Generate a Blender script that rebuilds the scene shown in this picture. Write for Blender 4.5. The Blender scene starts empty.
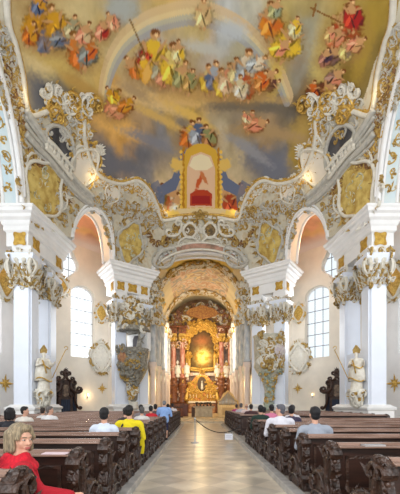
import bpy, math, random
import numpy as np
from mathutils import Vector
from mathutils.geometry import tessellate_polygon
PI = math.pi
SC = bpy.context.scene
COL = SC.collection
# ---------------------------------------------------------------- camera, world, exposure
EYE = 1.5; F = 330.0; HZ = 403.0
cam_d = bpy.data.cameras.new('camera'); cam = bpy.data.objects.new('camera', cam_d); COL.objects.link(cam)
cam.location = (0, 0, EYE); cam.rotation_euler = (PI/2, 0, 0)
cam_d.sensor_width = 36; cam_d.sensor_fit = 'AUTO'
cam_d.lens = F/494*36; cam_d.shift_y = (HZ-247)/494; cam_d.shift_x = 0
cam_d.clip_end = 300; cam_d.clip_start = .05
SC.camera = cam
SC.view_settings.view_transform = 'Standard'; SC.view_settings.look = 'None'
SC.view_settings.gamma = 1; SC.view_settings.use_curve_mapping = False
SC.view_settings.exposure = 0.2
w = bpy.data.worlds.new('world'); SC.world = w; w.use_nodes = True
nt = w.node_tree; bg = nt.nodes['Background']
tc = nt.nodes.new('ShaderNodeTexCoord'); sx = nt.nodes.new('ShaderNodeSeparateXYZ'); rp = nt.nodes.new('ShaderNodeValToRGB')
mr = nt.nodes.new('ShaderNodeMapRange'); mr.inputs[1].default_value = -1; mr.inputs[2].default_value = 1
nt.links.new(tc.outputs['Generated'], sx.inputs[0]); nt.links.new(sx.outputs[0], mr.inputs[0]); nt.links.new(mr.outputs[0], rp.inputs[0])
rp.color_ramp.elements[0].color = (1.0, 1.0, 1.0, 1); rp.color_ramp.elements[1].color = (.40, .47, .52, 1)
nt.links.new(rp.outputs[0], bg.inputs[0]); bg.inputs[1].default_value = 1.5
def area(name, loc, tgt, sx_, sy_, power, col):
    l = bpy.data.lights.new(name, 'AREA'); l.shape = 'RECTANGLE'; l.size = sx_; l.size_y = sy_; l.energy = power; l.color = col
    o = bpy.data.objects.new(name, l); COL.objects.link(o); o.location = loc
    o.rotation_euler = (Vector(tgt)-Vector(loc)).to_track_quat('-Z', 'Z').to_euler(); return o
def point(name, loc, power, col, r=.15):
    l = bpy.data.lights.new(name, 'POINT'); l.energy = power; l.color = col; l.shadow_soft_size = r
    o = bpy.data.objects.new(name, l); COL.objects.link(o); o.location = loc; return o
# daylight of the nave's big side windows and the west front
for s in (-1, 1):
    area('window_daylight', (s*12.6, 9, 7.5), (-s*4, 15, 7), 9, 7, 760 if s < 0 else 600, (.88, .94, 1))
    area('window_daylight', (s*7.9, 25.2, 7.5), (s*3, 16, 8), 2.0, 5, 260, (.9, .95, 1))
area('west_window_daylight', (0, -6, 6), (0, 20, 5.5), 10, 8, 1050, (.97, .96, .95))
area('choir_daylight', (-3.4, 34, 8), (2, 42, 7), 6, 3, 330, (1, .9, .72))
area('choir_daylight', (3.6, 34, 8), (-2, 42, 7), 6, 3, 330, (1, .93, .8))

# ---------------------------------------------------------------- colours and materials
def lin(c):
    c = np.asarray(c, float)/255
    return np.where(c <= .04045, c/12.92, ((c+.055)/1.055)**2.4)
MATS = {}
def mat(name, rgb, rough=.6, metal=0, noise=.0, nscale=8, rgb2=None, bump=0, bscale=20, spec=.4, emit=None, stretch=(1, 1, 1)):
    if name in MATS: return MATS[name]
    m = bpy.data.materials.new(name); m.use_nodes = True; n = m.node_tree.nodes; L = m.node_tree.links
    b = n['Principled BSDF']; c = tuple(lin(rgb))+(1,)
    b.inputs['Base Color'].default_value = c; b.inputs['Roughness'].default_value = rough
    b.inputs['Metallic'].default_value = metal; b.inputs['Specular IOR Level'].default_value = spec
    if emit: b.inputs['Emission Color'].default_value = tuple(lin(emit[0]))+(1,); b.inputs['Emission Strength'].default_value = emit[1]
    if noise or rgb2 or bump:
        t = n.new('ShaderNodeTexCoord'); mp = n.new('ShaderNodeMapping'); mp.inputs['Scale'].default_value = stretch
        L.new(t.outputs['Object'], mp.inputs[0])
    if noise or rgb2:
        z = n.new('ShaderNodeTexNoise'); z.inputs['Scale'].default_value = nscale; z.inputs['Detail'].default_value = 5
        L.new(mp.outputs[0], z.inputs['Vector'])
        r = n.new('ShaderNodeValToRGB'); r.color_ramp.elements[0].position = .36; r.color_ramp.elements[1].position = .64
        c2 = tuple(lin(rgb2))+(1,) if rgb2 else tuple(min(1, x*(1-noise)) for x in c[:3])+(1,)
        r.color_ramp.elements[0].color = c; r.color_ramp.elements[1].color = c2
        L.new(z.outputs[0], r.inputs[0]); L.new(r.outputs[0], b.inputs['Base Color'])
    if bump:
        z2 = n.new('ShaderNodeTexNoise'); z2.inputs['Scale'].default_value = bscale; z2.inputs['Detail'].default_value = 3
        bu = n.new('ShaderNodeBump'); bu.inputs['Strength'].default_value = bump; bu.inputs['Distance'].default_value = .03
        L.new(mp.outputs[0], z2.inputs['Vector']); L.new(z2.outputs[0], bu.inputs['Height']); L.new(bu.outputs[0], b.inputs['Normal'])
    MATS[name] = m; return m
WHITE = mat('white_plaster', (236, 234, 232), .7, noise=.06, nscale=1.5)
COOL = mat('cool_white_stucco_marble', (230, 235, 246), .35, noise=.05, nscale=1.2)
CREAM = mat('cream_plaster', (232, 222, 206), .75, noise=.08, nscale=1.3)
PINK = mat('pinkish_plaster', (226, 208, 196), .75, noise=.08, nscale=1.3)
STUC = mat('stucco', (222, 216, 202), .65, noise=.12, nscale=5, bump=.4, bscale=14)
STUCG = mat('grey_stucco', (196, 192, 182), .7, noise=.18, nscale=5, bump=.4, bscale=14)
GOLD = mat('gilding', (220, 184, 100), .42, .5, rgb2=(184, 144, 66), nscale=9, bump=.5, bscale=18)
OCHRE = mat('old_gilding', (198, 168, 98), .5, .3, rgb2=(150, 118, 62), nscale=7, bump=.5, bscale=14)
GFIELD = mat('gold_trellis_field', (206, 168, 76), .55, .3, rgb2=(170, 128, 46), nscale=6, bump=.6, bscale=22)
YFIELD = mat('yellow_fresco', (214, 190, 112), .8, rgb2=(176, 142, 70), nscale=2.5)
BROWNO = mat('brown_ornament', (146, 104, 62), .6, rgb2=(96, 66, 40), nscale=7, bump=.5)
GREEN = mat('grey_green_stucco', (178, 186, 170), .6, rgb2=(140, 146, 128), nscale=6)
REDM = mat('red_marble', (166, 92, 74), .3, rgb2=(206, 160, 140), nscale=3.5, stretch=(1, 1, .5))
BRM = mat('brown_marble', (140, 88, 56), .35, rgb2=(94, 56, 40), nscale=4)
BLUEM = mat('blue_marble', (214, 214, 212), .3, rgb2=(166, 174, 182), nscale=4, stretch=(1, 1, .4))
DARK = mat('dark_void', (52, 50, 52), .9)
WOOD = mat('dark_carved_wood', (70, 46, 34), .36, rgb2=(42, 27, 20), nscale=9, bump=.5, bscale=30, spec=.5)
WOODP = mat('dark_wood_panel', (58, 35, 26), .4, rgb2=(34, 21, 16), nscale=5, stretch=(.4, 3, 3))
WOODL = mat('lit_wood_ledge', (150, 122, 108), .25, rgb2=(112, 84, 70), nscale=5, stretch=(.3, 3, 3), spec=.6)  # highlight along the ledge tops put into a lighter wood colour
WOODS = mat('light_oak', (228, 200, 146), .45, rgb2=(206, 172, 116), nscale=6, stretch=(3, 3, .6))
CONF = mat('walnut', (74, 50, 38), .4, rgb2=(46, 31, 26), nscale=6, bump=.4)
STONE = mat('grey_kerb_stone', (176, 172, 168), .35, rgb2=(148, 145, 142), nscale=4)
SKIN = mat('skin', (206, 158, 134), .55)
STEEL = mat('steel', (190, 190, 192), .3, .7)
IRON = mat('lead_muntin', (120, 124, 130), .6)
BLACK = mat('black', (22, 22, 24), .6)
def glass_mat():
    m = bpy.data.materials.new('window_glass'); m.use_nodes = True; n = m.node_tree.nodes; L = m.node_tree.links
    n.remove(n['Principled BSDF']); t = n.new('ShaderNodeBsdfTransparent'); t.inputs[0].default_value = (.96, .98, 1, 1)
    g = n.new('ShaderNodeBsdfGlossy'); g.inputs['Roughness'].default_value = .1; mx = n.new('ShaderNodeMixShader'); mx.inputs[0].default_value = .06
    L.new(t.outputs[0], mx.inputs[1]); L.new(g.outputs[0], mx.inputs[2]); L.new(mx.outputs[0], n['Material Output'].inputs[0]); return m
GLASS = glass_mat()
def attr_mat(name, rough=.85):
    m = bpy.data.materials.new(name); m.use_nodes = True; n = m.node_tree.nodes
    a = n.new('ShaderNodeVertexColor'); a.layer_name = 'paint'; b = n['Principled BSDF']; b.inputs['Roughness'].default_value = rough
    b.inputs['Specular IOR Level'].default_value = .2
    m.node_tree.links.new(a.outputs[0], b.inputs['Base Color']); return m
FRESCO = attr_mat('fresco_paint')
def floor_mat():
    m = bpy.data.materials.new('stone_slabs'); m.use_nodes = True; n = m.node_tree.nodes; L = m.node_tree.links; b = n['Principled BSDF']
    t = n.new('ShaderNodeTexCoord'); mp = n.new('ShaderNodeMapping'); mp.inputs['Rotation'].default_value = (0, 0, PI/4); mp.inputs['Location'].default_value = (.13, .2, 0); L.new(t.outputs['Object'], mp.inputs[0])
    ck = n.new('ShaderNodeTexChecker'); ck.inputs['Scale'].default_value = 1.75
    ck.inputs[1].default_value = tuple(lin((192, 180, 162)))+(1,); ck.inputs[2].default_value = tuple(lin((170, 160, 146)))+(1,); L.new(mp.outputs[0], ck.inputs[0])
    z = n.new('ShaderNodeTexNoise'); z.inputs['Scale'].default_value = 1.6; z.inputs['Detail'].default_value = 6; L.new(mp.outputs[0], z.inputs[0])
    br = n.new('ShaderNodeTexVoronoi'); br.inputs['Scale'].default_value = 1.7; L.new(mp.outputs[0], br.inputs[0])
    mx = n.new('ShaderNodeMix'); mx.data_type = 'RGBA'; mx.blend_type = 'OVERLAY'; mx.inputs[0].default_value = .7
    L.new(ck.outputs[0], mx.inputs[6]); L.new(z.outputs[0], mx.inputs[7]); L.new(mx.outputs[2], b.inputs['Base Color'])
    b.inputs['Roughness'].default_value = .3; b.inputs['Specular IOR Level'].default_value = .5
    return m
FLOORM = floor_mat()
PALEB = mat('pale_blue_panel', (190, 208, 216), .7, rgb2=(206, 214, 212), nscale=1.2)

# ---------------------------------------------------------------- mesh building
class MB:
    def __init__(s): s.v = []; s.f = []; s.n = 0
    def add(s, V, Fc):
        V = np.asarray(V, float).reshape(-1, 3); k = s.n
        s.v.append(V); s.f += [tuple(i+k for i in f) for f in Fc]; s.n += len(V); return s
    def verts(s): return np.concatenate(s.v) if s.v else np.zeros((0, 3))
    def xf(s, fn): s.v = [fn(s.verts())]; return s
    def build(s, name, m, parent=None, loc=None, smooth=False, bevel=0):
        me = bpy.data.meshes.new(name); me.from_pydata(s.verts().tolist(), [], s.f); me.materials.append(m); me.update()
        if smooth: me.polygons.foreach_set('use_smooth', [True]*len(me.polygons))
        o = bpy.data.objects.new(name, me); COL.objects.link(o)
        if parent: o.parent = parent
        if loc is not None: o.location = loc
        if bevel:
            b = o.modifiers.new('bevel', 'BEVEL'); b.width = bevel; b.segments = 2; b.limit_method = 'ANGLE'
        return o
    # primitives
    def box(s, x0, x1, y0, y1, z0, z1):
        V = [(x, y, z) for z in (z0, z1) for y in (y0, y1) for x in (x0, x1)]
        return s.add(V, [(0, 2, 3, 1), (4, 5, 7, 6), (0, 1, 5, 4), (2, 6, 7, 3), (0, 4, 6, 2), (1, 3, 7, 5)])
    def prism(s, pts, z0, z1):           # plan polygon extruded in z
        n = len(pts); V = [(p[0], p[1], z0) for p in pts]+[(p[0], p[1], z1) for p in pts]
        Fc = [(i, (i+1) % n, (i+1) % n+n, i+n) for i in range(n)]+[tuple(range(n, 2*n)), tuple(range(n-1, -1, -1))]
        return s.add(V, Fc)
    def plate(s, pts, t0, t1, axis='x'): # 2D outline extruded along an axis; concave outlines allowed
        tri = tessellate_polygon([[Vector((p[0], p[1], 0)) for p in pts]]); n = len(pts)
        def m(p, t): return (t, p[0], p[1]) if axis == 'x' else ((p[0], t, p[1]) if axis == 'y' else (p[0], p[1], t))
        V = [m(p, t0) for p in pts]+[m(p, t1) for p in pts]
        Fc = [tuple(t) for t in tri]+[tuple(i+n for i in reversed(t)) for t in tri]+[(i, (i+1) % n, (i+1) % n+n, i+n) for i in range(n)]
        return s.add(V, Fc)
    def lathe(s, prof, n=16, c=(0, 0, 0), sx=1, sy=1):
        V = []; Fc = []; m = len(prof)
        for r, z in prof:
            for k in range(n):
                a = 2*PI*k/n; V.append((c[0]+r*math.cos(a)*sx, c[1]+r*math.sin(a)*sy, c[2]+z))
        for j in range(m-1):
            for k in range(n): Fc.append((j*n+k, j*n+(k+1) % n, (j+1)*n+(k+1) % n, (j+1)*n+k))
        Fc.append(tuple(range(n-1, -1, -1))); Fc.append(tuple((m-1)*n+k for k in range(n)))
        return s.add(V, Fc)
    def tube(s, pts, rad, n=8, closed=False):
        P = np.asarray(pts, float); m = len(P); R = np.full(m, rad) if np.isscalar(rad) else np.asarray(rad, float)
        T = np.roll(P, -1, 0)-np.roll(P, 1, 0)
        if not closed: T[0] = P[1]-P[0]; T[-1] = P[-1]-P[-2]
        T /= np.linalg.norm(T, axis=1)[:, None]+1e-9
        ref = np.array([0, 0, 1.]) if abs(T[:, 2]).mean() < .8 else np.array([1., 0, 0])
        A = np.cross(T, ref); A /= np.linalg.norm(A, axis=1)[:, None]+1e-9; B = np.cross(A, T)
        a = np.arange(n)*2*PI/n
        V = (P[:, None]+R[:, None, None]*(np.cos(a)[None, :, None]*A[:, None]+np.sin(a)[None, :, None]*B[:, None])).reshape(-1, 3)
        Fc = []
        for j in range(m if closed else m-1):
            q = (j+1) % m
            for k in range(n): Fc.append((j*n+k, j*n+(k+1) % n, q*n+(k+1) % n, q*n+k))
        if not closed: Fc += [tuple(range(n-1, -1, -1)), tuple((m-1)*n+k for k in range(n))]
        return s.add(V, Fc)
    def ell(s, c, r, n=10, m=7, rot=None):
        V = [(0, 0, -1)]
        for j in range(1, m):
            t = -PI/2+PI*j/m
            V += [(math.cos(t)*math.cos(2*PI*k/n), math.cos(t)*math.sin(2*PI*k/n), math.sin(t)) for k in range(n)]
        V.append((0, 0, 1)); V = np.array(V)*np.asarray(r, float)
        if rot is not None: V = V@np.asarray(rot).T
        V = V+np.asarray(c, float); Fc = []
        for k in range(n): Fc.append((0, 1+(k+1) % n, 1+k)); Fc.append((len(V)-1, 1+(m-2)*n+k, 1+(m-2)*n+(k+1) % n))
        for j in range(m-2):
            for k in range(n): Fc.append((1+j*n+k, 1+j*n+(k+1) % n, 1+(j+1)*n+(k+1) % n, 1+(j+1)*n+k))
        return s.add(V, Fc)
    def cap(s, p, q, r0, r1, n=10):      # tapered capsule
        p = np.asarray(p, float); q = np.asarray(q, float); d = q-p; L = np.linalg.norm(d)+1e-9; d /= L
        pts = []; rr = []
        for a in (-80, -55, -28, 0): pts.append(p+d*r0*math.sin(math.radians(a))); rr.append(r0*math.cos(math.radians(a)))
        for a in (0, 28, 55, 80): pts.append(q+d*r1*math.sin(math.radians(a))); rr.append(r1*math.cos(math.radians(a)))
        ref = np.array([0, 0, 1.]) if abs(d[2]) < .9 else np.array([1., 0, 0])
        A = np.cross(d, ref); A /= np.linalg.norm(A); B = np.cross(A, d); V = []
        for P_, r in zip(pts, rr):
            for k in range(n): a = 2*PI*k/n; V.append(P_+r*(math.cos(a)*A+math.sin(a)*B))
        Fc = [tuple(range(n-1, -1, -1)), tuple(7*n+k for k in range(n))]
        for j in range(7):
            for k in range(n): Fc.append((j*n+k, j*n+(k+1) % n, (j+1)*n+(k+1) % n, (j+1)*n+k))
        return s.add(V, Fc)
    # ---- relief ornament in (u, v, w) coordinates
    def otube(s, path, rad, h=1.0, w0=0):
        P = np.asarray(path, float); m = len(P); R = np.full(m, rad) if np.isscalar(rad) else np.asarray(rad, float)
        T = np.gradient(P, axis=0); T /= np.linalg.norm(T, axis=1)[:, None]+1e-9; S = np.stack([-T[:, 1], T[:, 0]], 1)
        a = np.array([0, 45, 90, 135, 180])*PI/180; k = 5
        V = np.zeros((m, k, 3)); V[:, :, :2] = P[:, None]+(R[:, None]*np.cos(a)[None])[:, :, None]*S[:, None]
        V[:, :, 2] = w0+R[:, None]*np.sin(a)[None]*h*1.3
        V[:, 0, 2] -= .05; V[:, -1, 2] -= .05
        Fc = [(j*k+i, j*k+i+1, (j+1)*k+i+1, (j+1)*k+i) for j in range(m-1) for i in range(k-1)]
        Fc += [tuple(range(k)), tuple((m-1)*k+i for i in range(k-1, -1, -1))]
        return s.add(V.reshape(-1, 3), Fc)
    def oC(s, p0, p1, bulge, th, curl=.2, turns=1.3, n=26):   # C scroll
        p0 = np.asarray(p0, float); p1 = np.asarray(p1, float); d = p1-p0; L = np.linalg.norm(d)+1e-9
        nn = np.array([-d[1], d[0]])/L; t = np.linspace(0, 1, 9)[:, None]
        arc = p0+(p1-p0)*t+nn*(bulge*L)*(4*t*(1-t)); sg = 1 if bulge > 0 else -1
        def sp(pt, tan, sgn):
            r = curl*L; c = pt-sgn*r*np.array([-tan[1], tan[0]]); v = pt-c; a0 = math.atan2(v[1], v[0]); o = []
            for i in range(1, n//2):
                f = i/(n//2); a = a0-sgn*f*turns*2*PI; q = r*(1-.8*f); o.append(c+q*np.array([math.cos(a), math.sin(a)]))
            return np.array(o)
        t1 = (arc[-1]-arc[-2]); t1 /= np.linalg.norm(t1); t0 = (arc[0]-arc[1]); t0 /= np.linalg.norm(t0)
        e1 = sp(arc[-1], t1, sg); e0 = sp(arc[0], t0, -sg)
        P = np.concatenate([e0[::-1], arc, e1]); m = len(P); x = np.linspace(-1, 1, m)
        return s.otube(P, th*(.45+.55*np.cos(x*PI/2)), 1.2)
    def oleaf(s, x, y, ang, L, W, h=.3):
        c, q = math.cos(ang), math.sin(ang); o = []
        for a, b, z in ((0, 0, .02), (.3*L, W*.5, 0), (.6*L, W*.42, .1*L*h), (L, 0, L*h), (.6*L, -W*.42, .1*L*h), (.3*L, -W*.5, 0), (.3*L, 0, L*h*.5), (.65*L, 0, L*h*.75)):
            o.append((x+a*c-b*q, y+a*q+b*c, z))
        return s.add(o, [(0, 6, 1), (1, 6, 7, 2), (2, 7, 3), (3, 7, 4), (4, 7, 6, 5), (5, 6, 0)])
    def obump(s, x, y, r, h=1):
        V = [(x, y, r*h)]; 
        for k in range(7): a = 2*PI*k/7; V.append((x+r*.7*math.cos(a), y+r*.7*math.sin(a), r*h*.7))
        for k in range(7): a = 2*PI*k/7; V.append((x+r*math.cos(a), y+r*math.sin(a), -.03))
        return s.add(V, [(0, 1+k, 1+(k+1) % 7) for k in range(7)]+[(1+k, 8+k, 8+(k+1) % 7, 1+(k+1) % 7) for k in range(7)])
    def oshell(s, x, y, ang, R, n=7, spread=2.2):
        for k in range(n):
            a = ang+spread*(k/(n-1)-.5); s.oleaf(x, y, a, R*(1-.25*abs(k/(n-1)-.5)*2), R*.34, .25)
        return s
def empty(name, loc=(0, 0, 0), rz=0):
    o = bpy.data.objects.new(name, None); COL.objects.link(o); o.location = loc; o.rotation_euler = (0, 0, rz); return o
def tag(o, label, cat=None, group=None, kind=None):
    if label: o['label'] = label
    if cat: o['category'] = cat
    if group: o['group'] = group
    if kind: o['kind'] = kind
    return o
def struct(o, label=None):
    o['kind'] = 'structure'
    if label: o['label'] = label
    return o
def copy_tree(o, parent=None):
    c = o.copy(); COL.objects.link(c)
    if parent: c.parent = parent
    for ch in list(o.children): copy_tree(ch, c)
    return c
def P(px, py, d): return np.array([(px-200)*d/F, d, EYE+(HZ-py)*d/F])
# ---------------------------------------------------------------- the vault as an ellipsoid
DC = np.array([0, 10.7, 11.4]); DS = np.array([9.5, 15.9, 8.5])
def Fd(p): return (((p-DC)/DS)**2).sum(-1)-1
def gd(p): return 2*(p-DC)/DS**2
def ray(px, py):
    d = np.array([(px-200)/F, 1, (HZ-py)/F]); o = np.array([0, 0, EYE]); A = ((d/DS)**2).sum(); q = (o-DC)/DS
    B = 2*(q*d/DS).sum(); C = (q*q).sum()-1; dd = B*B-4*A*C
    t = (-B+math.sqrt(max(dd, 0)))/(2*A); return o+t*d
def dmap(px, py, rot=0, lift=0):
    O = ray(px, py); n = -gd(O); n /= np.linalg.norm(n); z = np.array([0, 0, 1.]); V = z-(z@n)*n; V /= np.linalg.norm(V); U = np.cross(V, n)
    c, s = math.cos(rot), math.sin(rot); U, V = c*U+s*V, -s*U+c*V
    def fn(X):
        p = O+X[:, :1]*U+X[:, 1:2]*V
        for _ in range(4):
            g = gd(p); p = p-(Fd(p)/np.minimum(g@n, -1e-3))[:, None]*n
        g = -gd(p); g /= np.linalg.norm(g, axis=1)[:, None]
        return p+(X[:, 2:3]+lift)*g
    fn.O = O; return fn
def fmap(O, n, up=(0, 0, 1), rot=0, sc=1):
    O = np.asarray(O, float); n = np.asarray(n, float); n = n/np.linalg.norm(n); z = np.asarray(up, float); V = z-(z@n)*n; V /= np.linalg.norm(V); U = np.cross(V, n)
    c, s = math.cos(rot), math.sin(rot); U, V = c*U+s*V, -s*U+c*V
    def fn(X): return O+sc*(X[:, :1]*U+X[:, 1:2]*V+X[:, 2:3]*n)
    fn.O = O; return fn
def smooth_path(pts, k=8, closed=False):
    P_ = np.asarray(pts, float); n = len(P_); o = []
    for i in range(n if closed else n-1):
        g = (lambda j: P_[j % n]) if closed else (lambda j: P_[min(max(j, 0), n-1)])
        a, b, c, d = g(i-1), g(i), g(i+1), g(i+2)
        for t in np.linspace(0, 1, k, endpoint=False):
            o.append(.5*((2*b)+(-a+c)*t+(2*a-5*b+4*c-d)*t*t+(-a+3*b-3*c+d)*t**3))
    if not closed: o.append(P_[-1])
    return np.array(o)
def dpath(pxs, k=8, closed=False, lift=0):
    o = []
    for a, b in smooth_path(pxs, k, closed):
        p = ray(a, b); g = -gd(p); g /= np.linalg.norm(g); o.append(p+lift*g)
    return np.array(o)
# ---------------------------------------------------------------- ornament composers
def rocaille(rng, w_, h_, n, mw, mg, th=.05, big=.5):
    """random stucco scrollwork filling a w x h patch: white scrolls in mw, gilded leaves in mg"""
    for i in range(n):
        x = rng.uniform(-w_/2, w_/2); y = rng.uniform(-h_/2, h_/2); a = rng.uniform(0, 2*PI); L = big*rng.uniform(.5, 1.2)
        m = mw if rng.random() < .6 else mg
        dx, dy = math.cos(a)*L/2, math.sin(a)*L/2
        m.oC((x-dx, y-dy), (x+dx, y+dy), rng.choice((-1, 1))*rng.uniform(.2, .4), th*rng.uniform(.8, 1.4), curl=.18, n=16)
        for k in range(2):
            (mg if rng.random() < .6 else mw).oleaf(x+rng.uniform(-.3, .3)*big, y+rng.uniform(-.3, .3)*big, a+rng.uniform(-1.5, 1.5)+PI/2, big*rng.uniform(.35, .7), big*.25, .45)
def ring(a, b, lob=0, n=40, k=4, ph=0):
    t = np.arange(n)*2*PI/n; r = 1+lob*np.cos(k*t+ph); return np.stack([a*r*np.cos(t), b*r*np.sin(t)], 1)
def field_mesh(R, h=.1, z0=.02):
    m = MB(); n = len(R); V = [(0, 0, z0+h)]; Fc = []
    for f, z in ((.5, .75), (.85, .3), (1, 0)): V += [(p[0]*f, p[1]*f, z0+h*z) for p in R]
    for k in range(n): Fc.append((0, 1+k, 1+(k+1) % n))
    for j in range(2):
        for k in range(n): Fc.append((1+j*n+k, 1+(j+1)*n+k, 1+(j+1)*n+(k+1) % n, 1+j*n+(k+1) % n))
    return m.add(V, Fc)
def cartouche(name, fn, a, b, seed, label, cat='ornament', group=None, fieldm=GFIELD, mw=STUC, mg=GOLD, th=.06, lob=.07, crown=True, dense=1.0, fname='field'):
    rng = random.Random(seed); O = np.array(fn.O); root = empty(name, O)
    tr = lambda X: fn(X)-O
    R = ring(a, b, lob, 40, 4)
    field_mesh(R, .12*min(a, b)).xf(tr).build(fname, fieldm, root, smooth=True)
    fr = MB(); RR = np.concatenate([R, R[:2]])*1.04; fr.otube(RR, th*1.5, 1.3)
    gl = MB(); lv = MB()
    per = int(10*dense)
    for k in range(per):
        t0 = 2*PI*k/per+.1; t1 = t0+2*PI/per*.85; s0 = 1.16+rng.uniform(0, .12)
        p0 = (a*s0*math.cos(t0), b*s0*math.sin(t0)); p1 = (a*s0*math.cos(t1), b*s0*math.sin(t1))
        (gl if k % 2 else fr).oC(p0, p1, -.22 if rng.random() < .7 else .2, th*1.2, curl=.17, n=16)
        for q in (-.5, .2, .6):
            tt = t0+.3+q*.4; s2 = 1.22
            (gl if rng.random() < .5 else lv).oleaf(a*s2*math.cos(tt), b*s2*math.sin(tt), tt+rng.uniform(-.7, .7), min(a, b)*rng.uniform(.3, .5), min(a, b)*.2, .5)
        gl.oleaf(a*.98*math.cos(t0), b*.98*math.sin(t0), t0+PI+rng.uniform(-.6, .6), min(a, b)*.3, min(a, b)*.14, .4)
    if crown:
        lv.oshell(0, b*1.15, PI/2, min(a, b)*.7); gl.oshell(0, -b*1.15, -PI/2, min(a, b)*.5, 5)
    if fieldm is YFIELD:
        cs_, cg_ = MB(), MB(); rocaille(rng, a*1.1, b*1.2, 9, cs_, cg_, .03, .42*a); cs_.add(cg_.verts(), cg_.f); cs_.v = [cs_.verts()+[0, 0, .09]]; cs_.xf(tr).build('field_relief', mat('pale_relief', (206, 204, 180), .6, rgb2=(176, 172, 140), nscale=6), root)
    fr.xf(tr).build('frame', mw, root, smooth=True); gl.xf(tr).build('gilding', mg, root); lv.xf(tr).build('leafwork', mw, root)
    return tag(root, label, cat, group)
def scrollwork(name, fn, w_, h_, n, seed, label, cat='ornament', group=None, mw=STUC, mg=GOLD, th=.055, big=.6):
    rng = random.Random(seed); O = np.array(fn.O); root = empty(name, O); a, b = MB(), MB()
    rocaille(rng, w_, h_, n, a, b, th, big); tr = lambda X: fn(X)-O
    a.xf(tr).build('stucco_scrolls', mw, root, smooth=True); b.xf(tr).build('gilded_leaves', mg, root)
    return tag(root, label, cat, group)
def pathwork(name, pxs, width, n, seed, label, cat='ornament', group=None, mw=STUC, mg=GOLD, th=.05, big=.5, k=6):
    """scrollwork that follows a line across the vault"""
    rng = random.Random(seed); pts = smooth_path(pxs, k); O = ray(*pts[len(pts)//2]); root = empty(name, O); A, B = MB(), MB()
    for i in range(n):
        q = pts[min(len(pts)-1, int(i/n*len(pts)))]; fn = dmap(q[0]+rng.uniform(-1, 1)*width, q[1]+rng.uniform(-1, 1)*width, rng.uniform(0, 6.28))
        a, b = MB(), MB(); rocaille(rng, .15, .15, 1, a, b, th, big)
        if a.n: A.add(fn(a.verts())-O, a.f)
        if b.n: B.add(fn(b.verts())-O, b.f)
    A.build('stucco_scrolls', mw, root, smooth=True); B.build('gilded_leaves', mg, root)
    return tag(root, label, cat, group)
# ================================================================ STRUCTURE
MB().box(-16, 16, -7, 25.2, -.3, 0).build('floor', FLOORM)['kind'] = 'structure'
struct(MB().box(-5.2, 5.2, 25.2, 46, -.3, .10).build('floor', mat('chancel_stone', (206, 186, 156), .25, rgb2=(178, 158, 130), nscale=3)))
for sd, x0, x1, r0 in (('left', -9.6, -1.29, 1.2), ('right', 1.61, 9.6, 2.2)):
    struct(MB().box(min(x0, x1) if x0 < -2 else x0+.0, x1 if x0 < -2 else x1, r0, 22.8, 0, .10).build('platform_floor', mat('platform_stone', (150, 140, 130), .4, noise=.2, nscale=2)))
struct(MB().box(-1.29, -1.12, 1.2, 22.8, -.01, .115).build('trim_1', STONE, bevel=.012))
struct(MB().box(1.44, 1.61, 2.2, 22.8, -.01, .115).build('trim_2', STONE, bevel=.012))
# ---- fresco painting helpers (colours of the painted vault)
def qof(p):
    u = (p-DC)/DS; r = np.arccos(np.clip(u[..., 2], -1, 1)); s = np.sqrt(u[..., 0]**2+u[..., 1]**2)+1e-9
    return np.stack([r*u[..., 0]/s, r*u[..., 1]/s], -1)
def hsh(i, j, sd): 
    x = np.sin(i*127.1+j*311.7+sd*74.7)*43758.5453; return x-np.floor(x)
def vn(x, y, sd=0):
    i, j = np.floor(x), np.floor(y); fx, fy = x-i, y-j; fx = fx*fx*(3-2*fx); fy = fy*fy*(3-2*fy)
    return (hsh(i, j, sd)*(1-fx)+hsh(i+1, j, sd)*fx)*(1-fy)+(hsh(i, j+1, sd)*(1-fx)+hsh(i+1, j+1, sd)*fx)*fy
def fbm(x, y, sd=0, o=5):
    s = 0; a = .5
    for k in range(o): s = s+a*vn(x, y, sd+k*9); x = x*2.03; y = y*2.03; a *= .5
    return s
BGP = [(20,10,170,150,110),(10,30,178,163,128),(28,42,208,192,152),(40,60,192,172,115),(60,60,178,153,98),(80,80,168,142,92),(32,75,150,140,120),(40,95,112,114,120),(55,88,122,120,116),(70,98,118,114,110),(100,85,182,157,102),(90,60,192,172,118),(110,60,175,160,125),(118,100,188,150,92),(110,122,196,156,98),(125,140,186,146,90),(133,112,168,143,112),(155,102,132,127,118),(108,155,112,113,120),(140,150,115,116,124),(140,170,124,122,124),(160,130,127,128,134),(168,112,165,140,90),(190,108,182,152,86),(150,88,180,160,124),(160,97,170,146,114),(175,97,184,155,110),(225,135,172,162,140),(240,160,175,162,135),(255,150,125,124,126),(270,165,113,116,126),(285,150,117,119,128),(293,130,152,133,88),(305,150,156,136,80),(300,122,152,128,82),(262,132,156,136,110),(240,118,143,133,118),(230,102,122,113,98),(270,105,116,110,102),(290,108,106,102,97),(250,93,156,136,90),(220,93,188,158,104),(300,95,122,108,88),(300,60,142,140,132),(306,35,152,152,138),(288,45,170,152,88),(330,60,182,167,108),(340,30,172,150,90),(352,80,142,122,77),(333,95,162,142,92),(370,30,155,134,74),(382,55,132,117,77),(360,103,126,116,86),(310,8,162,148,104),(280,8,176,162,114),(250,15,176,176,165),(228,30,172,178,182),(150,50,168,164,160),(180,50,168,158,138),(195,25,178,163,116),(160,10,192,168,114),(130,35,180,160,110),(122,12,150,156,154),(100,30,188,168,120),(90,15,188,174,134),(240,60,168,164,142),(212,58,168,159,148),(165,195,190,172,140),(238,195,190,172,140),(180,120,130,124,116),(230,112,150,140,120),(200,-60,180,170,140),(60,-60,180,160,120),(340,-60,170,150,100)]
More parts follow.
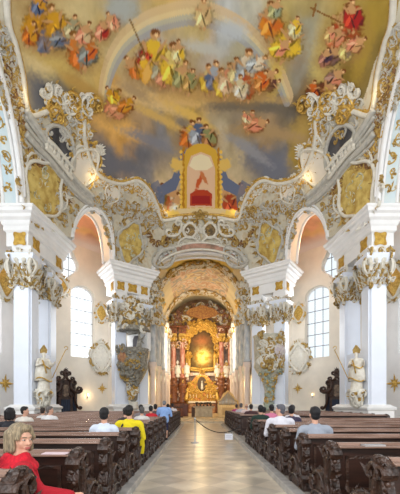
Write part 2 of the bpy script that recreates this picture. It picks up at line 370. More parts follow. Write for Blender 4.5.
EDGE = [(8,-60),(9,15),(17,45),(24,75),(27,100),(33,112),(50,108),(72,104),(85,116),(86,132),(88,150),(95,167),(106,177),(122,181),(138,178),(150,188),(158,204),(163,217),(180,215),(200,214),(220,215),(238,216),(245,203),(254,188),(266,180),(284,181),(300,174),(311,162),(318,148),(318,132),(330,118),(345,112),(358,106),(366,92),(374,64),(386,38),(397,12),(402,-60),(380,-200),(300,-330),(200,-380),(100,-330),(20,-200)]
def inpoly(q, poly):
    r = np.zeros(len(q), bool); n = len(poly)
    for i in range(n):
        x0, y0 = poly[i]; x1, y1 = poly[(i+1) % n]
        c = ((y0 > q[:, 1]) != (y1 > q[:, 1])); t = (q[:, 1]-y0)/((y1-y0) if abs(y1-y0) > 1e-12 else 1e-12)
        r ^= c & (q[:, 0] < x0+(x1-x0)*t)
    return r
def paint_dome(Pv):
    q = qof(Pv); n = len(q); qp = lambda x, y: qof(ray(x, y))
    ctr = np.array([qp(b[0], b[1]) for b in BGP]); cc = np.array([lin(b[2:]) for b in BGP])
    qd = q+np.stack([fbm(q[:, 0]*9, q[:, 1]*9, 3)-.5, fbm(q[:, 0]*9, q[:, 1]*9, 7)-.5], 1)*.14
    W = np.zeros(n); C = np.zeros((n, 3))
    for a, c in zip(ctr, cc):
        d2 = ((qd-a)**2).sum(1); w_ = 1/(d2+.0012)**2.2; W += w_; C += w_[:, None]*c
    C /= W[:, None]; C *= (1+.5*(fbm(q[:, 0]*22, q[:, 1]*22, 21)-.5))[:, None]
    rng = random.Random(5)
    def blob(px, py, rx, ry, ang, col, al=1.0, soft=.35):
        if not (-60 < px < 460 and -80 < py < 260): return
        c = qp(px, py); J = np.stack([(qp(px+1, py)-c), (qp(px, py+1)-c)], 1)
        try: Ji = np.linalg.inv(J)
        except Exception: return
        R = max(rx, ry)*1.5*np.linalg.norm(J, 2); idx = np.nonzero((abs(q[:, 0]-c[0]) < R) & (abs(q[:, 1]-c[1]) < R))[0]
        if not len(idx): return
        d = (q[idx]-c)@Ji.T; ca, sa = math.cos(ang), math.sin(ang)
        x = (d[:, 0]*ca+d[:, 1]*sa)/rx; y = (-d[:, 0]*sa+d[:, 1]*ca)/ry
        r = np.sqrt(x*x+y*y)+(vn(d[:, 0]*.5+px, d[:, 1]*.5+py, 4)-.5)*.5
        m = np.clip((1-r)/soft+.5, 0, 1)*al; C[idx] = C[idx]*(1-m[:, None])+lin(col)*m[:, None]
    def figure(px, py, h, ang, robe, robe2, skin=(184, 146, 108)):
        h *= 1.22; ca, sa = math.cos(ang), math.sin(ang)
        def at(u, v): return px+(u*ca-v*sa)*h, py+(u*sa+v*ca)*h
        def B(u, v, rx, ry, a, col, al=1, soft=.35): x, y = at(u, v); blob(x, y, rx*h, ry*h, ang+a, col, al, soft)
        dk = lambda c, k=.6: tuple(int(v*k) for v in c); lt = lambda c: tuple(min(255, int(v*1.18+14)) for v in c)
        B(.05, .2, .42, .4, 0, (150, 122, 84), .45, 1.0); B(.06, .38, .05, .17, .2, skin); B(-.1, .36, .045, .17, -.2, dk(skin, .85)); B(.04, .05, .3, .34, rng.uniform(-.6, .6), dk(robe, .6), .85)
        B(0, .1, .25, .3, rng.uniform(-.5, .5), robe); B(.1, .02, .14, .26, rng.uniform(-1, 1), robe2); B(-.1, .14, .06, .2, .5, lt(robe)); B(.02, .2, .03, .2, -.3, dk(robe))
        B(.13, -.05, .03, .16, .4, dk(robe2)); B(0, -.2, .14, .15, 0, skin if rng.random() < .5 else robe2)
        B(.17, -.2, .035, .14, 1.1+rng.uniform(-.6, .6), skin, .85); B(-.16, -.16, .035, .13, -.9+rng.uniform(-.6, .6), skin, .85)
        B(.02, -.42, .09, .1, 0, skin); B(.02, -.47, .09, .06, 0, (120, 84, 50)); B(.04, -.41, .035, .04, 0, lt(skin))
    # rainbow
    rb = smooth_path([(103,104),(106,80),(114,57),(128,38),(148,24),(172,16),(196,13),(222,20),(246,34),(265,54),(279,76),(288,98)], 8)
    rq = np.array([qp(*p) for p in rb]); dm = np.full(n, 9.); 
    for i in range(len(rq)-1):
        a, b = rq[i], rq[i+1]; ab = b-a; t = np.clip(((q-a)@ab)/(ab@ab), 0, 1); d = q-(a+t[:, None]*ab); l = np.sqrt((d**2).sum(1))
        k = l < abs(dm); sgn = np.sign(ab[0]*d[:, 1]-ab[1]*d[:, 0]); dm = np.where(k, l*sgn, dm)
    wd = .03
    for lo, hi, c in ((-1, -.35, (198, 176, 140)), (-.35, .1, (206, 190, 150)), (.1, .5, (170, 172, 160)), (.5, 1, (150, 154, 160))):
        m = ((dm/wd > lo) & (dm/wd < hi))*.8; C[:] = C*(1-m[:, None])+lin(c)*m[:, None]
    # clouds
    for b in ((150,100,34,7,.35,(206,180,132)),(178,100,30,6,.2,(198,168,118)),(135,92,18,5,.5,(160,140,112)),(205,95,40,5,.02,(192,160,108)),(245,97,40,5,.02,(172,146,104)),
              (250,106,45,5,.05,(112,106,98)),(112,122,20,9,.2,(204,164,104)),(128,132,17,6,.4,(212,170,104)),(160,118,30,4,.5,(196,166,104)),(192,116,26,4,.5,(206,176,104)),
              (150,140,26,5,.4,(126,128,138)),(120,165,22,8,.2,(108,110,120)),(270,165,26,12,.5,(112,116,130)),(250,150,26,5,.6,(140,142,150)),(305,140,12,22,.1,(166,144,92)),(275,75,7,22,.2,(196,172,96)),
              (35,55,14,26,-.6,(200,184,140)),(55,62,26,7,.5,(190,168,108)),(85,88,26,5,.6,(176,146,92)),(40,92,10,18,-.5,(106,108,116)),(325,70,12,30,.1,(186,170,112)),(362,45,9,40,.25,(160,138,74)),(345,75,6,32,.15,(126,108,66)),
              (122,10,14,12,0,(160,166,166)),(232,30,16,9,.3,(176,184,192)),(205,48,20,6,.2,(178,180,176)),(150,50,14,6,-.6,(170,168,166)),(270,132,40,6,.15,(162,140,108))): blob(*b, .9, .9)
    GD, BL, RD, OR, PK, WHT, GR, YL = (186,138,44),(92,104,130),(158,62,48),(190,104,52),(200,136,112),(206,196,176),(136,138,100),(204,172,72)
    for f in ((38,22,44,.2,GD,(176,128,44)),(45,40,26,.1,BL,(86,98,128)),(56,26,36,-.3,GD,(190,146,56)),(62,38,26,.9,(116,120,126),BL),(72,28,22,.2,(168,162,130),(150,146,120)),(78,52,34,-.3,OR,(196,120,66)),(88,52,28,.3,(120,128,128),OR),(84,34,22,.4,PK,(190,170,136)),
              (103,30,22,.4,PK,RD),(112,22,18,-.5,(196,150,120),PK),(38,4,22,0,BL,GD),(30,34,22,.3,(176,104,48),GD),
              (134,68,24,-.7,OR,(180,120,70)),(152,56,42,.1,RD,YL),(146,70,26,-.3,GD,(206,168,70)),(160,70,26,.3,(150,156,140),YL),(166,76,24,.5,PK,RD),(172,66,38,0,YL,(206,190,120)),(182,76,26,.2,GR,(190,170,110)),(190,82,22,.2,(170,140,90),GR),(178,52,20,0,(204,190,140),YL),
              (208,80,26,0,YL,(196,180,130)),(214,78,28,.1,BL,(150,158,170)),(222,84,26,-.1,YL,PK),(228,80,28,.1,(206,180,150),PK),(236,72,24,0,(196,186,140),GR),(246,70,34,.1,(150,160,168),WHT),(247,86,26,0,RD,(170,70,52)),(240,88,22,0,WHT,(190,180,150)),(256,64,22,.9,(158,166,172),WHT),(265,78,24,1.0,OR,(170,110,66)),(270,84,18,1.2,(120,84,72),(100,72,70)),(262,82,20,.3,(184,130,80),OR),
              (203,14,26,0,(196,176,130),(186,160,120)),(270,22,34,0,(196,128,62),OR),(275,10,20,.3,(150,150,110),(140,150,130)),(288,42,36,.4,YL,(206,176,70)),(280,48,24,.9,YL,PK),(295,28,20,.2,(196,190,150),YL),
              (344,30,44,.15,(170,70,50),(150,52,42)),(336,38,24,.4,(190,110,80),PK),(352,16,28,0,(164,64,50),RD),(330,34,16,.3,(190,160,110),PK),(332,56,24,.8,(84,70,84),(110,88,96)),(325,58,18,.3,(150,110,96),(84,70,84)),(346,50,20,.2,(196,180,120),(120,110,100)),(356,44,20,1.,PK,(190,150,110)),
              (334,78,22,.9,(136,110,100),PK),(322,90,26,1.3,(108,74,50),(130,92,66)),(312,92,20,.2,(120,80,50),OR),
              (114,104,26,.3,(196,128,100),PK),(120,110,22,1.2,(204,140,112),PK),(126,105,20,.8,(176,110,50),GD),(112,96,18,-.6,YL,GD),(250,122,20,.2,(200,140,110),PK),(257,124,20,1.3,(196,132,104),PK),(246,118,12,-.4,(210,190,150),PK),
              (189,136,26,.2,OR,YL),(198,134,26,0,(150,158,170),BL),(208,138,22,-.2,(150,110,76),GR),(174,200,26,0,(160,80,60),WHT),(177,206,22,.1,WHT,(206,180,130)),(226,202,30,0,WHT,(206,180,130)),(230,204,24,-.1,(164,82,60),(150,76,60)),(158,196,22,.3,(170,150,100),BL),(244,196,22,-.3,(170,150,100),BL)):
        figure(*f)
    for (x0, y0, x1, y1, wd_, c) in ((130,20,144,52,.8,(120,96,60)),(311,8,340,22,.9,(130,98,66)),(316,4,313,16,.7,(130,98,66))):
        for t in np.linspace(0, 1, 14): blob(x0+(x1-x0)*t, y0+(y1-y0)*t, wd_*1.4, wd_*1.4, 0, c)
    blob(147, 75, 5, 9, .1, (196, 150, 80)); blob(147, 75, 4, 8, .1, (206, 166, 96))
    # plain painted arch with drapery at the far end
    def poly(pts, col, al=1):
        m = inpoly(q, [qp(*p) for p in pts]); C[m] = C[m]*(1-al)+lin(col)*al
    for s in (-1, 1):
        m_ = lambda L: [(200+s*(x-200), y) for x, y in L]
        poly(m_([(188,148),(180,155),(172,178),(160,186),(163,196),(176,190),(184,170),(190,156)]), (104, 112, 136))
        poly(m_([(158,180),(148,186),(156,206),(163,208),(164,192)]), (108, 114, 134), .8)
    poly([(181,212),(181,165),(186,150),(195,144),(207,144),(216,150),(221,165),(221,212)], (196, 160, 76))
    poly([(187,208),(187,168),(191,156),(201,152),(211,156),(215,168),(215,208)], (206, 176, 150)); poly([(189,166),(193,157),(201,154),(209,157),(213,166),(207,170),(195,170)], (222, 206, 178))
    poly([(190,206),(190,194),(196,190),(207,190),(212,194),(212,206)], (168, 78, 52)); poly([(192,204),(192,196),(210,196),(210,204)], (146, 58, 42)); poly([(164,217),(172,210),(230,210),(238,217)], (206, 188, 150))
    blob(199, 182, 2.2, 9, .4, (184, 96, 66)); blob(204, 178, 2, 7, -.5, (186, 120, 84))
    for s in (-1, 1):
        for y in range(150, 210, 5): blob(201+s*17.5, y, 1.2, 3, .2*(-1)**(y//5), (166, 120, 46)); blob(201+s*20, y+2, 1.5, 1.8, 0, (214, 180, 92))
        blob(201+s*24, 165, 6, 7, s*.6, (206, 176, 104)); blob(201+s*30, 215, 9, 5, 0, (220, 190, 110))
    # unpainted stucco outside the picture's edge
    ep = np.array([qp(*p) for p in smooth_path(EDGE, 4, True)]); ins = inpoly(q, ep)
    st = lin((206, 198, 178))*(1+.25*(fbm(q[:, 0]*14, q[:, 1]*14, 31)-.5))[:, None]; g2 = lin((176, 168, 148))
    k = np.clip((fbm(q[:, 0]*30, q[:, 1]*30, 41)-.5)*6, 0, 1)[:, None]*.35; st = st*(1-k)+g2*k; k2 = np.clip((fbm(q[:, 0]*40+5, q[:, 1]*40, 61)-.58)*9, 0, 1)[:, None]*.35; st = st*(1-k2)+lin((178, 140, 74))*k2
    C = np.clip(.24+(C-.24)*1.15, .02, 1)*np.array([1.05, 1.0, .92]); C = np.where(ins[:, None], np.clip(C*1.08, 0, .85), st)
    return C
def paint_mesh(me, C):
    a = me.color_attributes.new('paint', 'FLOAT_COLOR', 'POINT'); a.data.foreach_set('color', np.concatenate([C, np.ones((len(C), 1))], 1).astype(np.float32).ravel())
# ---- arches cut in the vault
DIAG = [(np.array([s*7.05, 21.55]), np.array([-s*1.6, 3.1])/np.hypot(1.6, 3.1), 1.74) for s in (-1, 1)]
def arch_dist():
    A = []
    A.append((np.array([0, 0.]), np.array([1., 0]), np.array([0, 1.]), 3.72, 11.2, 13.45, 22, 1.0))
    for s in (-1, 1):
        A.append((np.array([0, 10.7]), np.array([0, 1.]), np.array([s*1., 0]), 5.75, 11.2, 15.9, 0, 1.0))
        m, c, h = DIAG[0 if s < 0 else 1]; n_ = np.array([c[1], -c[0]]); n_ = n_ if n_@np.array([s, 0]) > 0 else -n_
        A.append((m, c, n_, h, 11.2, 13.9, 0, 1.0))
    return A
ARCH = arch_dist()
def in_arch(p):
    r = np.zeros(len(p), bool)
    for m, c, n_, h, z0, z1, ymin, _ in ARCH:
        d = p[:, :2]-m; s_ = d@c; o = d@n_
        zz = z0+(z1-z0)*np.sqrt(np.clip(1-(s_/h)**2, 0, 1)); r |= (abs(s_) < h) & (p[:, 2] < zz) & (o > (2 if h > 3 else -1.5)) & (p[:, 1] > ymin)
    return r
def arch_edge(a, n=40):
    m, c, n_, h, z0, z1, ymin, _ = a; o = []
    for t in np.linspace(0, PI, n):
        s_ = h*math.cos(t); z = z0+(z1-z0)*math.sin(t); z = max(z, 11.45); b = np.array([*(m+c*s_), z]); d = np.array([*n_, 0])
        qd = d/DS; qo = (b-DC)/DS; A_ = qd@qd; B_ = 2*qo@qd; C_ = qo@qo-1; dd = max(B_*B_-4*A_*C_, 0); o.append(b+d*(-B_+math.sqrt(dd))/(2*A_))
    return np.array(o)
na, ne = 1150, 420
az = np.linspace(-.38, PI+.38, na); el = np.concatenate([np.linspace(0, 1.0, 300), np.linspace(1.0, PI/2-.002, 120)[1:]]); ne = len(el)
AZ, EL = np.meshgrid(az, el, indexing='ij')
PV = np.stack([np.cos(EL)*np.cos(AZ)*DS[0]+DC[0], np.cos(EL)*np.sin(AZ)*DS[1]+DC[1], np.sin(EL)*DS[2]+DC[2]], -1).reshape(-1, 3)
I, J = np.meshgrid(np.arange(na-1), np.arange(ne-1), indexing='ij'); I = I.ravel(); J = J.ravel()
Fq = np.stack([I*ne+J, I*ne+J+1, (I+1)*ne+J+1, (I+1)*ne+J], 1)
cen = PV[Fq].mean(1); keep = ~in_arch(cen); Fq = Fq[keep]
me = bpy.data.meshes.new('ceiling'); me.vertices.add(len(PV)); me.vertices.foreach_set('co', PV.astype(np.float32).ravel())
me.loops.add(len(Fq)*4); me.loops.foreach_set('vertex_index', Fq.astype(np.int32).ravel()); me.polygons.add(len(Fq))
me.polygons.foreach_set('loop_start', np.arange(len(Fq), dtype=np.int32)*4); me.polygons.foreach_set('loop_total', np.full(len(Fq), 4, np.int32)); me.update(calc_edges=True)
me.polygons.foreach_set('use_smooth', [True]*len(Fq)); me.materials.append(FRESCO); paint_mesh(me, paint_dome(PV))
dome = bpy.data.objects.new('ceiling', me); COL.objects.link(dome); struct(dome, 'oval painted vault over the nave')
# rear half of the vault behind the viewer is left to the west window's light
for i, a in enumerate(ARCH):
    e = arch_edge(a, 48); n3 = np.array([*a[2], 0]); mb = MB(); V = np.concatenate([e-n3*.02, e+n3*1.0]); k = len(e)
    mb.add(V, [(j, j+1, j+1+k, j+k) for j in range(k-1)]); dep = MB(); dep.tube(e, .13, 8); dep.tube(e+n3*.22+np.array([0, 0, -.05]), .08, 6); dep.tube(e+np.array([0, 0, .3])-n3*.12, .07, 6); dep.tube(e+n3*.95, .1, 6)
    r = mb.build('trim_%d' % (3+i), (PALEB if i in (1, 3) else CREAM) if i else STUC, smooth=True); struct(r); dep.build('moulding', WHITE, r, smooth=True)
    if i in (1, 3):
        sx_ = a[2][0]; g, w2 = MB(), MB(); rg = random.Random(i)
        for j in range(3, 45, 2):
            p = e[j]+n3*.55; tn = e[j+1]-e[j-1]; tn /= np.linalg.norm(tn); nn = np.cross(tn, n3); nn = nn if nn@(np.array([0, 10.7, 11.4])-e[j]) > 0 else -nn
            f = fmap(p, nn, up=tn); A_, B_ = MB(), MB(); rocaille(rg, .3, .3, 2, A_, B_, .03, .38)
            if A_.n: w2.add(f(A_.verts()), A_.f)
            if B_.n: g.add(f(B_.verts()), B_.f)
        g.build('gilded_leaves', OCHRE, r); w2.build('gilded_scrolls', GOLD, r)
# ---- outer walls, ambulatory vault
WL = [(-12.9, -3), (-13.4, 6), (-13.2, 15), (-11.3, 22.4), (-7.4, 26.6), (-4.35, 26.9)]
def arch_shape(w_, z0, z1, n=12):
    r = w_/2; return [(-r, z0), (r, z0)]+[(r*math.cos(t), z1-r*.8+r*.8*math.sin(t)) for t in np.linspace(0, PI, n)]
def lobed(w_, z0, z1, n=24):
    o = []; c = (z0+z1)/2; h = (z1-z0)/2
    for k in range(n):
        t = 2*PI*k/n; r = 1+.13*math.cos(4*t+.6); o.append((w_/2*r*math.cos(t), c+h*r*math.sin(t)))
    return o
wn = 0
def wall_with_holes(name, a, b, z0, z1, holes, m, parent_label=None, th=.55, top=None):
    """flat wall from plan point a to b (room on the right hand of a->b reversed), holes = outlines in (s, z)"""
    a = np.array(a, float); b = np.array(b, float); L = np.linalg.norm(b-a); d = (b-a)/L; out = np.array([-d[1], d[0]])
    cpt = np.array([0, 12.]);  out = out if out@((a+b)/2-cpt) > 0 else -out
    loops = [[(0, z0), (L, z0), (L, z1), (0, z1)]]+holes; vec = [[Vector((p[0], p[1], 0)) for p in l] for l in loops]; tri = tessellate_polygon(vec)
    flat = [p for l in loops for p in l]; mb = MB(); n = len(flat)
    def W(s_, z, o): return (*(a+d*s_+out*o), z)
    mb.add([W(p[0], p[1], 0) for p in flat], [tuple(t) for t in tri])
    for l in holes:
        k = len(l); mb.add([W(p[0], p[1], 0) for p in l]+[W(p[0], p[1], th) for p in l], [(i, (i+1) % k, (i+1) % k+k, i+k) for i in range(k)])
    return struct(mb.build(name, m)), (a, d, out)
def window_at(fr, outline, label, o=.4, nx=3, nz=5, bar=IRON, bw=.03):
    global wn
    wn += 1; a, d, out = fr; s0 = min(p[0] for p in outline); s1 = max(p[0] for p in outline); z0 = min(p[1] for p in outline); z1 = max(p[1] for p in outline)
    def W(p, off): return np.array([*(a+d*p[0]+out*off), p[1]])
    O = W(((s0+s1)/2, z0), o); root = empty('window_%d' % wn, O); root['kind'] = 'structure'; root['label'] = label
    tri = tessellate_polygon([[Vector((p[0], p[1], 0)) for p in outline]])
    MB().add([W(p, o)-O for p in outline], [tuple(t) for t in tri]).build('glass', GLASS, root)
    MB().tube([W(p, o-.02)-O for p in outline], .09, 6, closed=True).build('window_frame', WHITE, root)
    m = MB(); C_ = np.array([[p[0], p[1]] for p in outline])
    def clip(x=None, z=None):
        r = []; n = len(outline)
        for i in range(n):
            p, q = outline[i], outline[(i+1) % n]; k = 0 if x is not None else 1; v = x if x is not None else z
            if (p[k]-v)*(q[k]-v) < 0: t = (v-p[k])/(q[k]-p[k]); r.append(p[1-k]+(q[1-k]-p[1-k])*t)
        return (min(r), max(r)) if len(r) > 1 else None
    for i in range(1, nx):
        x = s0+(s1-s0)*i/nx; c = clip(x=x)
        if c: m.tube([W((x, c[0]), o-.05)-O, W((x, c[1]), o-.05)-O], bw, 4)
    for i in range(1, nz):
        z = z0+(z1-z0)*i/nz; c = clip(z=z)
        if c: m.tube([W((c[0], z), o-.05)-O, W((c[1], z), o-.05)-O], bw, 4)
    m.build('muntins', bar, root)
WFR = {}
for s, sd in ((-1, 'left'), (1, 'right')):
    w_ = [(-s*x, y) for x, y in WL]; k = 0
    for i in range(len(w_)-1):
        a, b = w_[i], w_[i+1]; L = math.dist(a, b); holes = []
        if i == 3: holes = [[(x+L*.627, z) for x, z in arch_shape(1.95, 4.95, 10.4)], [(x+L*.395, z) for x, z in lobed(1.75, 10.6, 13.1)]]
        if i == 2: holes = [[(x+L*.5, z) for x, z in arch_shape(2.4, 4.5, 10.4)]]
        o, fr = wall_with_holes('wall_%s' % sd+('' if i == 0 else '_%d' % i), a, b, 0, 13.3, holes, CREAM if i in (3, 4) else WHITE)
        WFR[(s, i)] = fr
        if i == 3:
            window_at(fr, holes[0], 'tall round-arched window on the %s, beyond the near pillars' % sd, nx=3, nz=6, bar=IRON, bw=.028 if s > 0 else .018)
            window_at(fr, holes[1], 'small curved upper window on the %s below the vault' % sd, nx=3, nz=3)
        if i == 2: window_at(fr, holes[0], 'tall aisle window behind the %s near pillars' % sd, nx=3, nz=6)
    # ambulatory vault
    ws = smooth_path(w_, 46); k = len(ws); nt_ = 70; V = []
    for (x, y) in ws:
        ang = math.atan2((y-10.7)/DS[1], x/DS[0]); zi = 15.0+1.7*math.exp(-((y-10.7)/6)**2); I_ = np.array([DS[0]*.93*math.cos(ang), 10.7+DS[1]*.93*math.sin(ang)])
        for j in range(nt_):
            t = j/(nt_-1)*PI/2; f = 1-math.cos(t); p = np.array([x, y])*(1-f)+I_*f; V.append((*p, 13.2+(zi-13.2)*math.sin(t)))
    V = np.array(V); mb = MB().add(V, [(i*nt_+j, i*nt_+j+1, (i+1)*nt_+j+1, (i+1)*nt_+j) for i in range(k-1) for j in range(nt_-1)])
    sub = mb.build('ceiling_aisle', FRESCO, smooth=True); sub['kind'] = 'structure'; sub['label'] = 'painted vault of the %s aisle' % sd
    me = sub.data; bm_ = V; yy = V[:, 1]; base = lin((222, 206, 196))*np.ones((len(V), 1))
    nz_ = fbm(V[:, 0]*1.6+V[:, 2], V[:, 1]*1.6, 11); far = np.clip((yy-20.3)/.8, 0, 1)[:, None]
    str_ = np.clip((np.sin((V[:, 0]*s*1.2+V[:, 1]*1.3)*2.2+nz_*6)-.2), 0, 1)[:, None]*.6
    f2 = np.clip((V[:, 2]-13.7)/.5, 0, 1)[:, None]; fres = (lin((224, 166, 128))*(1-str_)+lin((232, 196, 118))*str_)*(1-.3*np.clip(nz_-.4, 0, 1)[:, None]*2)
    farC = base*(1-f2)+fres*f2; near = lin((176, 196, 206))*(.9+.2*nz_[:, None]); stripe = (np.abs(((yy*1.25) % 2)-1) < .28)[:, None]; near = np.where(stripe, lin((226, 222, 206)), near); near = np.where((np.abs(((yy*1.25) % 2)-1) < .38)[:, None] & ~stripe, lin((190, 156, 84)), near); od = ((yy-18.6)/.9)**2+((V[:, 2]-14.2)/.55)**2; near = np.where((od < 1.5)[:, None], lin((206, 196, 170)), near)
    paint_mesh(me, farC*far+near*(1-far))
# ---- choir: walls with tall openings, barrel vault, end wall
CH = 4.3
for s, sd in ((-1, 'left'), (1, 'right')):
    hs = [[(x+c, z) for x, z in arch_shape(1.5, 5.6, 9.6)] for c in (2.2, 5.4, 8.6, 11.8)]+[[(x+c, z) for x, z in arch_shape(1.5, 1.3, 3.9)] for c in (2.2, 5.4, 8.6, 11.8)]
    a, b = (s*CH, 26.4), (s*CH, 43.5); d = 1
    m_ = MB(); loops = [[(0, 0), (17.1, 0), (17.1, 11.2), (0, 11.2)]]+hs
    vec = [[Vector((p[0], p[1], 0)) for p in l] for l in loops]; tri = tessellate_polygon(vec); flat = [p for l in loops for p in l]
    m_.add([(s*CH, 26.4+p[0], p[1]) for p in flat], [tuple(t) for t in tri])
    for l in hs:
        k = len(l); m_.add([(s*CH, 26.4+p[0], p[1]) for p in l]+[(s*(CH+.5), 26.4+p[0], p[1]) for p in l], [(i, (i+1) % k, (i+1) % k+k, i+k) for i in range(k)])
    struct(m_.build('wall_choir_'+sd, CREAM), 'choir wall on the %s with arched openings' % sd)
    struct(MB().box(min(s*5.9, s*6.0), max(s*5.9, s*6.0), 26.9, 43.5, 0, 5).build('wall_passage_'+sd, PINK))
struct(MB().box(-6, 6, 44.2, 44.4, 0, 17).build('wall_end', mat('altar_wall', (170, 140, 110), .7, rgb2=(140, 108, 80), nscale=2)))
def vault_choir():
    n, k = 130, 340; V = []
    for j in range(k+1):
        y = 26.0+18.2*j/k; h = 13.45-11.2+1.9*math.sin(min(1, (y-26)/7)*PI/2)
        for i in range(n+1):
            t = PI*i/n; V.append((CH*math.cos(t), y, 11.2+h*math.sin(t)))
    V = np.array(V); mb = MB().add(V, [(j*(n+1)+i, j*(n+1)+i+1, (j+1)*(n+1)+i+1, (j+1)*(n+1)+i) for j in range(k) for i in range(n)])
    o = mb.build('ceiling_choir', FRESCO, smooth=True); struct(o, 'painted barrel vault of the choir'); y = V[:, 1]; nz = fbm(V[:, 0]*1.1, y*1.1, 5); n2 = fbm(V[:, 0]*2.5, y*2.5, 15)
    C = lin((214, 198, 160))*np.ones((len(V), 1)); inner = (abs(V[:, 0]) < 3.1); C[inner & (y > 28) & (y < 32.5)] = lin((220, 190, 104)); band = inner & (y >= 32.5) & (y < 41)
    pal = np.array([lin(c) for c in ((216, 186, 160), (186, 140, 116), (206, 196, 180), (160, 128, 108), (210, 186, 136), (150, 150, 148))]); id_ = np.clip((fbm(V[:, 0]*.9+7, y*.9, 15, 3)*13).astype(int) % 6, 0, 5); C[band] = pal[id_][band]*.7+lin((214, 192, 160))*.3
    paint_mesh(o.data, np.clip(C*(.85+.3*nz[:, None]), 0, .9)); return o
vault_choir()
# ================================================================ PILLARS
def offs(poly, d):
    n = len(poly); A = sum(poly[i][0]*poly[(i+1) % n][1]-poly[(i+1) % n][0]*poly[i][1] for i in range(n)); sg = 1 if A > 0 else -1; o = []
    for i in range(n):
        p0, p1, p2 = (np.array(poly[(i+k) % n], float) for k in (-1, 0, 1)); a = p1-p0; b = p2-p1; a /= np.linalg.norm(a); b /= np.linalg.norm(b)
        na_ = np.array([a[1], -a[0]])*sg; nb = np.array([b[1], -b[0]])*sg; m = na_+nb; m /= 1+na_@nb; o.append(p1+m*d)
    return o
def profile_loop(mb, poly, prof, cap=True):
    n = len(poly); V = []; Fc = []
    for d, z in prof: V += [(p[0], p[1], z) for p in offs(poly, d)]
    m = len(prof)
    for j in range(m-1):
        for k in range(n): Fc.append((j*n+k, j*n+(k+1) % n, (j+1)*n+(k+1) % n, (j+1)*n+k))
    if cap: Fc += [tuple(range(n)), tuple((m-1)*n+k for k in range(n))]
    return mb.add(V, Fc)
def sq(c, h, ang):
    ca, sa = math.cos(ang), math.sin(ang); return [(c[0]+x*ca-y*sa, c[1]+x*sa+y*ca) for x, y in ((-h, -h), (h, -h), (h, h), (-h, h))]
def pil(c, h, ang):   # square pier plan with stepped corners
    ca, sa = math.cos(ang), math.sin(ang); g = h*.22; k = h*.86
    pts = []
    for a in range(4):
        A = a*PI/2; c2, s2 = math.cos(A), math.sin(A)
        for x, y in ((k, -k), (k, -h+g+.0), (h, -h+g), (h, h-g), (k, h-g)): pts.append((x*c2-y*s2, x*s2+y*c2))
    return [(c[0]+x*ca-y*sa, c[1]+x*sa+y*ca) for x, y in pts]
def capital(root, O, c, h, ang, z0, z1, seed, main=True):
    rng = random.Random(seed); H = z1-z0; body = MB(); gl = MB(); wh = MB(); poly = sq(c, h, ang); L0 = lambda z: 0
    profile_loop(body, poly, [(-.02, z0), (.02, z0+.1*H), (.06, z0+.6*H), (.2, z0+.86*H), (.24, z1-.08), (.24, z1)])
    for k in range(4):
        A = ang+k*PI/2; n = np.array([math.cos(A), math.sin(A), 0]); f = fmap((c[0]+n[0]*(h+.05), c[1]+n[1]*(h+.05), z0+H*.5), n); a, b = MB(), MB()
        for row, (zz, hh) in enumerate(((-.62, .4), (-.38, .42), (-.12, .4))):
            for q in range(-3, 4): (b if (q+row) % 2 else a).oleaf(q*h*.33+row*.05, H*zz, PI/2+q*.12+rng.uniform(-.6, .6), H*hh*.62, h*.3, .7)
        for e in (-1, 1):
            a.oC((e*h*.25, H*.1), (e*h*1.3, H*.3), e*.3, .085, .3, 1.5, 20); b.oC((e*h*.3, -H*.1), (e*h*1.25, -H*.25), -e*.35, .05, .25, 1.2, 16); a.oC((e*h*.9, H*.35), (e*h*1.4, -H*.2), e*.3, .07, .26, 1.4, 18)
            a.obump(e*.2, H*.26, .16, 1.3); b.oleaf(e*.36, H*.22, PI/2-e*1.2, .35, .2, .3); b.oC((e*.1, H*.45), (e*.34, H*.4), e*.5, .04, .2)
        rocaille(rng, h*2.8, H*1.35, 36, a, b, .035, .4)
        wh.add(f(a.verts()), a.f); gl.add(f(b.verts()), b.f)
    t = lambda X: X-O
    r = body.xf(t).build('capital', COOL, root); wh.xf(t).build('capital_scrolls', STUC, r); gl.xf(t).build('capital_leaves', OCHRE, r)
